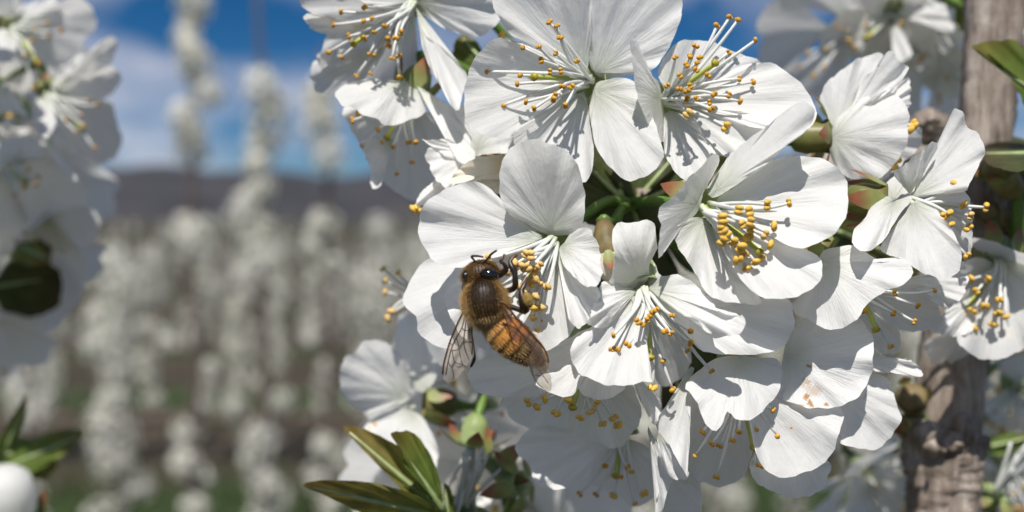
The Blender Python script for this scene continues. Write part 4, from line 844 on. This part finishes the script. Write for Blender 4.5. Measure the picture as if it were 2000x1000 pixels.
leaf('bronze green pointed leaf lying flat under the blurred blossom', (870,1010,16), [(850,992),(800,962),(720,942),(640,938),(590,946),(640,970),(690,995),(760,1025),(840,1035)], -3, 'leaf_bronze', tilt=-3, ruf=.5)
leaf('narrow folded bronze green leaf rising in front of the blurred blossom', (875,1010,18), [(860,985),(830,920),(790,880),(740,850),(700,835),(668,832),(690,858),(720,890),(760,930),(810,980)], -2, 'leaf_bronze', cup=-2.5, ruf=.4)
leaf('short twisted green leaf crossing the folded bronze one', (868,1000,15), [(862,960),(850,910),(830,870),(800,842),(764,848),(785,880),(790,910),(810,930),(835,970)], -3, 'leaf', tilt=2, ruf=.6)
leaf('slim upright green leaf beside the fading flowers', (880,1040,20), [(888,1010),(885,975),(878,950),(868,945),(866,970),(872,1010)], -1, 'leaf', ruf=.2)
leaf('large green leaf with toothed edge hanging across the grey branch', (2060,210,20), [(2030,150),(1990,85),(1950,78),(1897,92),(1935,108),(1960,130),(1985,170),(2010,220)], -2, 'leaf', tilt=1.5, ruf=.5)
leaf('dark green leaf behind the blurred blossom beside the grey branch', (1895,-20,48), [(1885,-20),(1870,0),(1865,40),(1880,60),(1895,50),(1900,10)], 1, 'leaf')
leaf('yellow green young leaf curling above the pointed buds', (2000,330,26), [(1990,318),(1960,305),(1930,290),(1938,308),(1960,322),(1985,332)], -1, 'leaf')
leaf('dark leaf hiding the foot of the pointed buds', (2010,470,32), [(1995,440),(1950,440),(1915,470),(1950,490),(2000,500)], 1, 'leaf_bronze')
leaf('shaded olive leaf deep between the flower stalks of the cluster', (1240,400,19), [(1260,380),(1330,340),(1390,330),(1370,400),(1300,450),(1250,430)], -1, 'leaf_shaded', ruf=.6)
leaf('shaded green leaf behind the stalks below the open upper blossoms', (1235,405,18), [(1210,390),(1160,340),(1120,300),(1110,350),(1130,420),(1180,450),(1220,430)], -1, 'leaf_shaded', ruf=.6)
leaf('shade toned leaf at the heart of the cluster behind the cream bud', (1238,410,20), [(1270,420),(1300,480),(1280,540),(1220,530),(1170,470),(1190,420)], -1, 'leaf_shaded', ruf=.6)
leaf('shade toned green leaf in the gap above the stalks of the cluster', (1240,395,20), [(1220,380),(1180,330),(1190,270),(1260,260),(1330,290),(1300,370)], 1, 'leaf_shaded', ruf=.6)
leaf('dark green leaf glimpsed between the drooping sky blossom and its open neighbour', (960,140,24), [(950,120),(930,80),(900,70),(880,110),(890,160),(930,180),(970,170)], 1, 'leaf', ruf=.5)
leaf('green leaf standing up over the round white bud', (0,905,70), [(20,870),(45,830),(52,778),(38,790),(12,835),(-15,890)], -3, 'leaf', tilt=2)
leaf('broad bright green leaf spreading over the round white bud', (-20,925,68), [(20,895),(70,855),(130,838),(165,848),(130,885),(70,918),(10,940)], -4, 'leaf', tilt=-2)
leaf('dark green leaf under the bright ones by the round white bud', (-30,880,72), [(0,850),(60,860),(110,900),(90,935),(30,930),(-20,910)], -1, 'leaf')
leaf('dark leaf deep in the hanging bunch of shaded blossoms', (40,480,64), [(60,470),(90,490),(100,510),(60,520),(20,500)], -1, 'leaf_bronze')

for lab, b, pts, dt in (
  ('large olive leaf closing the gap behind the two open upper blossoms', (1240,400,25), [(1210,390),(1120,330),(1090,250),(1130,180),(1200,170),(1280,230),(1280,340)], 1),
  ('shade toned olive leaf behind the upper blossom whose stamens rise to the sky', (1250,400,26), [(1270,380),(1280,300),(1310,220),(1380,210),(1430,260),(1420,340),(1340,400)], 1),
  ('shade toned brown green leaf behind the broad blossom with golden stamens', (1260,420,25), [(1290,400),(1380,380),(1480,400),(1520,480),(1440,540),(1330,520)], 1),
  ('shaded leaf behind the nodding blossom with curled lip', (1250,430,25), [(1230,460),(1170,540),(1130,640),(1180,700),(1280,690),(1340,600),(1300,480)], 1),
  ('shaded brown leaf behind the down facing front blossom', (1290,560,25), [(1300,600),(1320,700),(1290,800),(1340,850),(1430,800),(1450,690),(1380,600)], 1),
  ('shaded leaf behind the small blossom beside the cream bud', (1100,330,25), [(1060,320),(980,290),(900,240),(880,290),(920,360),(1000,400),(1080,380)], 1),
  ('shade toned leaf behind the pale petal beside the branch spur', (1560,420,27), [(1580,400),(1680,400),(1760,440),(1800,520),(1740,600),(1640,560),(1570,480)], 1)):
    leaf(lab, b, pts, dt, 'leaf_shaded', ruf=.6)

# ------------------------------------------------------------------ more blossoms of the same tree, two unseen ones added overhead for shade
def outline(nj=40):
    pts = []
    for j in range(nj):
        t = -1 + 2*j/(nj-1); a = t*1.0
        pts.append(a)
    return pts
def gen_mesh(Rm, cup, seed):
    random.seed(seed); NR, NJ = 10, 25; V = [(0, 0, 0)]; pc = [(0, 0, seed*.137 % 1)]; ph = [random.uniform(0, 6.28) for _ in range(4)]
    for i in range(1, NR+1):
        r = i/NR
        for j in range(NJ):
            t = -1 + 2*j/(NJ-1); ang = t*.80; prof = 1 - .22*abs(t)**3 - .10*math.exp(-(t/.10)**2) + .03*math.sin(5*t+ph[0])
            x = r*prof*math.cos(ang*.9); y = r*prof*math.sin(ang)*(.55+.45*r)*1.05
            z = cup*(x*x*.7 + 1.1*y*y) + .05*r*r*math.sin(6*t+ph[1]) + .05*r*math.sin(3*t+2*r+ph[2])
            V.append((x*Rm, y*Rm, z*Rm)); pc.append((ang/1.6, r, seed*.137 % 1))
    F = [[0, 1+j, 2+j] for j in range(NJ-1)] + [[1+(i)*NJ+j, 1+(i+1)*NJ+j, 2+(i+1)*NJ+j, 2+i*NJ+j] for i in range(NR-1) for j in range(NJ-1)]
    return mesh('petal', V, F, M['petal'], pc)
GP = [gen_mesh(.0135, c, k+3) for k, c in enumerate((.35, .5, .25, .4))]
def gen_blossom(label, loc, axis, anchor=None, group=None, n=14):
    loc = np.array(loc, float); root = thing('cherry_blossom', label, 'blossom', loc, group); A = np.array(axis, float); A /= np.linalg.norm(A); u, v = frame(A); r0 = random.uniform(0, 6)
    for k in range(5):
        t = r0 + k*1.2566 + random.uniform(-.1, .1); e = u*math.cos(t) + v*math.sin(t); s = np.cross(A, e); e2 = e*math.cos(.15) + A*math.sin(.15)*random.uniform(-.5, 2)
        e2 /= np.linalg.norm(e2); n2 = np.cross(e2, s); n2 = n2 if n2 @ A > 0 else -n2; s = np.cross(n2, e2)
        p = link('petal', GP[(k + int(r0*10)) % 4], root); p.matrix_local = Matrix(((e2[0], s[0], n2[0], e[0]*.0018), (e2[1], s[1], n2[1], e[1]*.0018), (e2[2], s[2], n2[2], e[2]*.0018), (0, 0, 0, 1)))
    for k in range(n):
        d = A + rng.normal(0, .38, 3); d /= np.linalg.norm(d); T = loc + d*random.uniform(.008, .012); V, F, pc = tube(bez(loc, (loc+T)/2 + A*.001, T, 6), np.linspace(.00027, .00016, 6), 5)
        st = link('stamen', mesh('stamen', V, F, M['filament'], pc, orig=loc), root); an = link('anther', ANTH[k % 2], st, Vector(T-loc)); an.rotation_euler = (random.uniform(0, 3), random.uniform(0, 3), 0)
    C = loc; rad = .002; V = []; prof = [(.0006, -.0045), (.0016, -.004), (.0019, -.002), (.0018, 0), (.0014, -.001), (.0001, -.002)]
    V = [C + A*h + r_*(u*math.cos(2*math.pi*k/10) + v*math.sin(2*math.pi*k/10)) for r_, h in prof for k in range(10)]
    F = [[i*10+k, i*10+(k+1) % 10, (i+1)*10+(k+1) % 10, (i+1)*10+k] for i in range(len(prof)-1) for k in range(10)]
    link('calyx', mesh('calyx', V, F, M['calyx'], [(0, i/5, .4) for i in range(6) for k in range(10)], orig=loc), root)
    if anchor is not None: pedicel(root, [anchor, (anchor+C-A*.0045)/2 + np.array([0, 0, .003]), C - A*.008, C - A*.0043], loc)
    return root
TS = np.array(TO_SUN); random.seed(21); rng = np.random.default_rng(21)
# twig carrying the bunch at the edge of the picture, and one above the branch
tl = branch_tube([(-420,-420,40),(-300,-100,52),(-160,80,60),(-60,200,63),(-90,420,66)], [2.6,2.4,2.2,2.0,1.6], n=50, sides=12, rough=.00015)
ot = P(-90, 420, 66); tr_ = thing('cherry_branch', 'thin brown twig from which the hanging bunch of shaded blossoms grows', 'branch', ot)
link('stem', mesh('stem', tl[0], tl[1], M['bark'], tl[2], orig=ot), tr_)
for px, py, d, t in ((80,500,60,.072),(30,600,60,.086)):  # unseen blossoms added along the sun ray to shade the bunch
    loc = P(px, py, d) + TS*t + rng.normal(0, .003, 3)
    gen_blossom('lower of two unseen white blossoms added to shade the bunch' if py < 550 else 'higher of two unseen white blossoms added to shade the bunch', loc, TS + rng.normal(0, .3, 3), P(-180, -220, 45), None, 8)
# shaded, strongly blurred blossoms low behind the branch
for lab, px, py, d, ax in (('blurred shaded blossom with wide grey petals behind the dark branch', 1975, 760, 62, (-.3, -.6, -.7)), ('blurred grey blossom low behind the rough lower stem of the branch', 1960, 900, 66, (-.2, -.5, -.8)),
    ('blurred grey blossom behind the white petal lit beside the bark', 1690, 930, 64, (.2, -.6, -.7)), ('blurred shaded blossom whose petals meet the lower stem', 1760, 960, 70, (.3, -.3, -.8)), ('blurred dim blossom farthest behind the split bark', 2010, 1010, 74, (-.3, .1, -.9))):
    gen_blossom(lab, P(px, py, d), axis_w(ax), P(1870, 820, 36))
spent('pale fading flower with bent white filaments beside the lower stem', (1945, 960, 42), (.3, .75, -.4), .9, True, ped=[(1930,1040,44),(1940,1000,43)])
for lab, b, pts, dt, sl in (  # leaves added to throw shade on the blossoms behind the branch
  ('broad leaf added to shade the dim blossoms behind the branch', (1940,470,44), [(1950,455),(2000,440),(2080,450),(2120,480),(2080,500),(2000,505),(1955,490)], 4, -30),
  ('second broad leaf added to shade the dim blossoms, half hidden by the pointed buds', (1930,430,52), [(1925,410),(1980,395),(2060,400),(2110,430),(2060,455),(1980,460),(1935,445)], 6, -30),
  ('leaf added to shade the dim blossoms behind the split bark', (1890,560,46), [(1900,545),(1960,535),(2050,545),(2100,580),(2040,600),(1950,600),(1905,580)], 6, -30)):
    leaf(lab, b, pts, dt, 'leaf', sl=sl)
leaf('blurred dark leaf crossing behind the lower stem', (1900,880,52), [(1920,860),(1970,845),(2030,850),(2000,875),(1950,890)], -1, 'leaf')

for lab, px, py, d, ax in (
  ('dim blossom filling the hanging bunch behind its brightest petals', 0, 100, 74, (.3,-.7,-.5)), ('dim blossom behind the strap petals of the hanging bunch', 40, 225, 76, (.3,-.6,-.6)),
  ('dim blossom behind the folded white petal of the hanging bunch', -10, 330, 76, (.2,-.7,-.5)), ('dim blossom at the outer rim of the hanging bunch below the strap petals', 60, 350, 78, (.4,-.6,-.5)),
  ('dim blossom low in the hanging bunch against the far orchard', 35, 480, 80, (.3,-.7,-.4)), ('lowest dim blossom of the hanging bunch above the green leaves', -50, 620, 80, (.2,-.7,-.4))):
    gen_blossom(lab, P(px, py, d), axis_w(ax), P(-90, 420, 66), None, 8)
for lab, px, py, d, ax in (('blurred blossom behind the hanging one beside the grey branch', 1655, 60, 60, (-.3,-.6,-.6)), ('blurred blossom topmost by the grey branch', 1790, -20, 62, (.1,-.7,-.5)), ('blurred blossom nearest the grey branch under the topmost one', 1825, 120, 64, (.1,-.6,-.6))):
    gen_blossom(lab, P(px, py, d), axis_w(ax), P(1920, -60, 40), None, 9)
for lab, px, py, d, ax in (('blurred white blossom behind the twisted green leaf', 870, 925, 46, (-.2,.1,-.9)), ('blurred white blossom behind the fading green calyx', 930, 940, 44, (-.1,-.4,-.8)), ('blurred white blossom between the bee flower and the fading calyx', 900, 800, 44, (.1,.2,-.9)), ('blurred white blossom under the crinkled petal of the lowest flower', 1040, 990, 42, (0,-.2,-.9))):
    gen_blossom(lab, P(px, py, d), axis_w(ax), P(930, 1080, 46), None, 10)
for lab, b, pts, dt, sl in (
  ('dark olive leaf arching above the pointed buds to shade the branch', (2040,300,18), [(2030,285),(1985,268),(1940,275),(1915,300),(1940,325),(1990,335),(2035,318)], 3, -38),  # put in for the shade it throws on the stem below
  ('shade toned leaf hanging under the shaded bottom of the hanging bunch', (-20,560,70), [(10,520),(70,500),(120,540),(110,600),(50,620),(0,600)], 3, 6),
  ('shade toned narrow leaf in the gap of the hanging bunch', (20,500,68), [(30,480),(70,465),(100,485),(90,520),(40,525)], 1, 6)):
    leaf(lab, b, pts, dt, 'leaf_shaded', sl=sl)
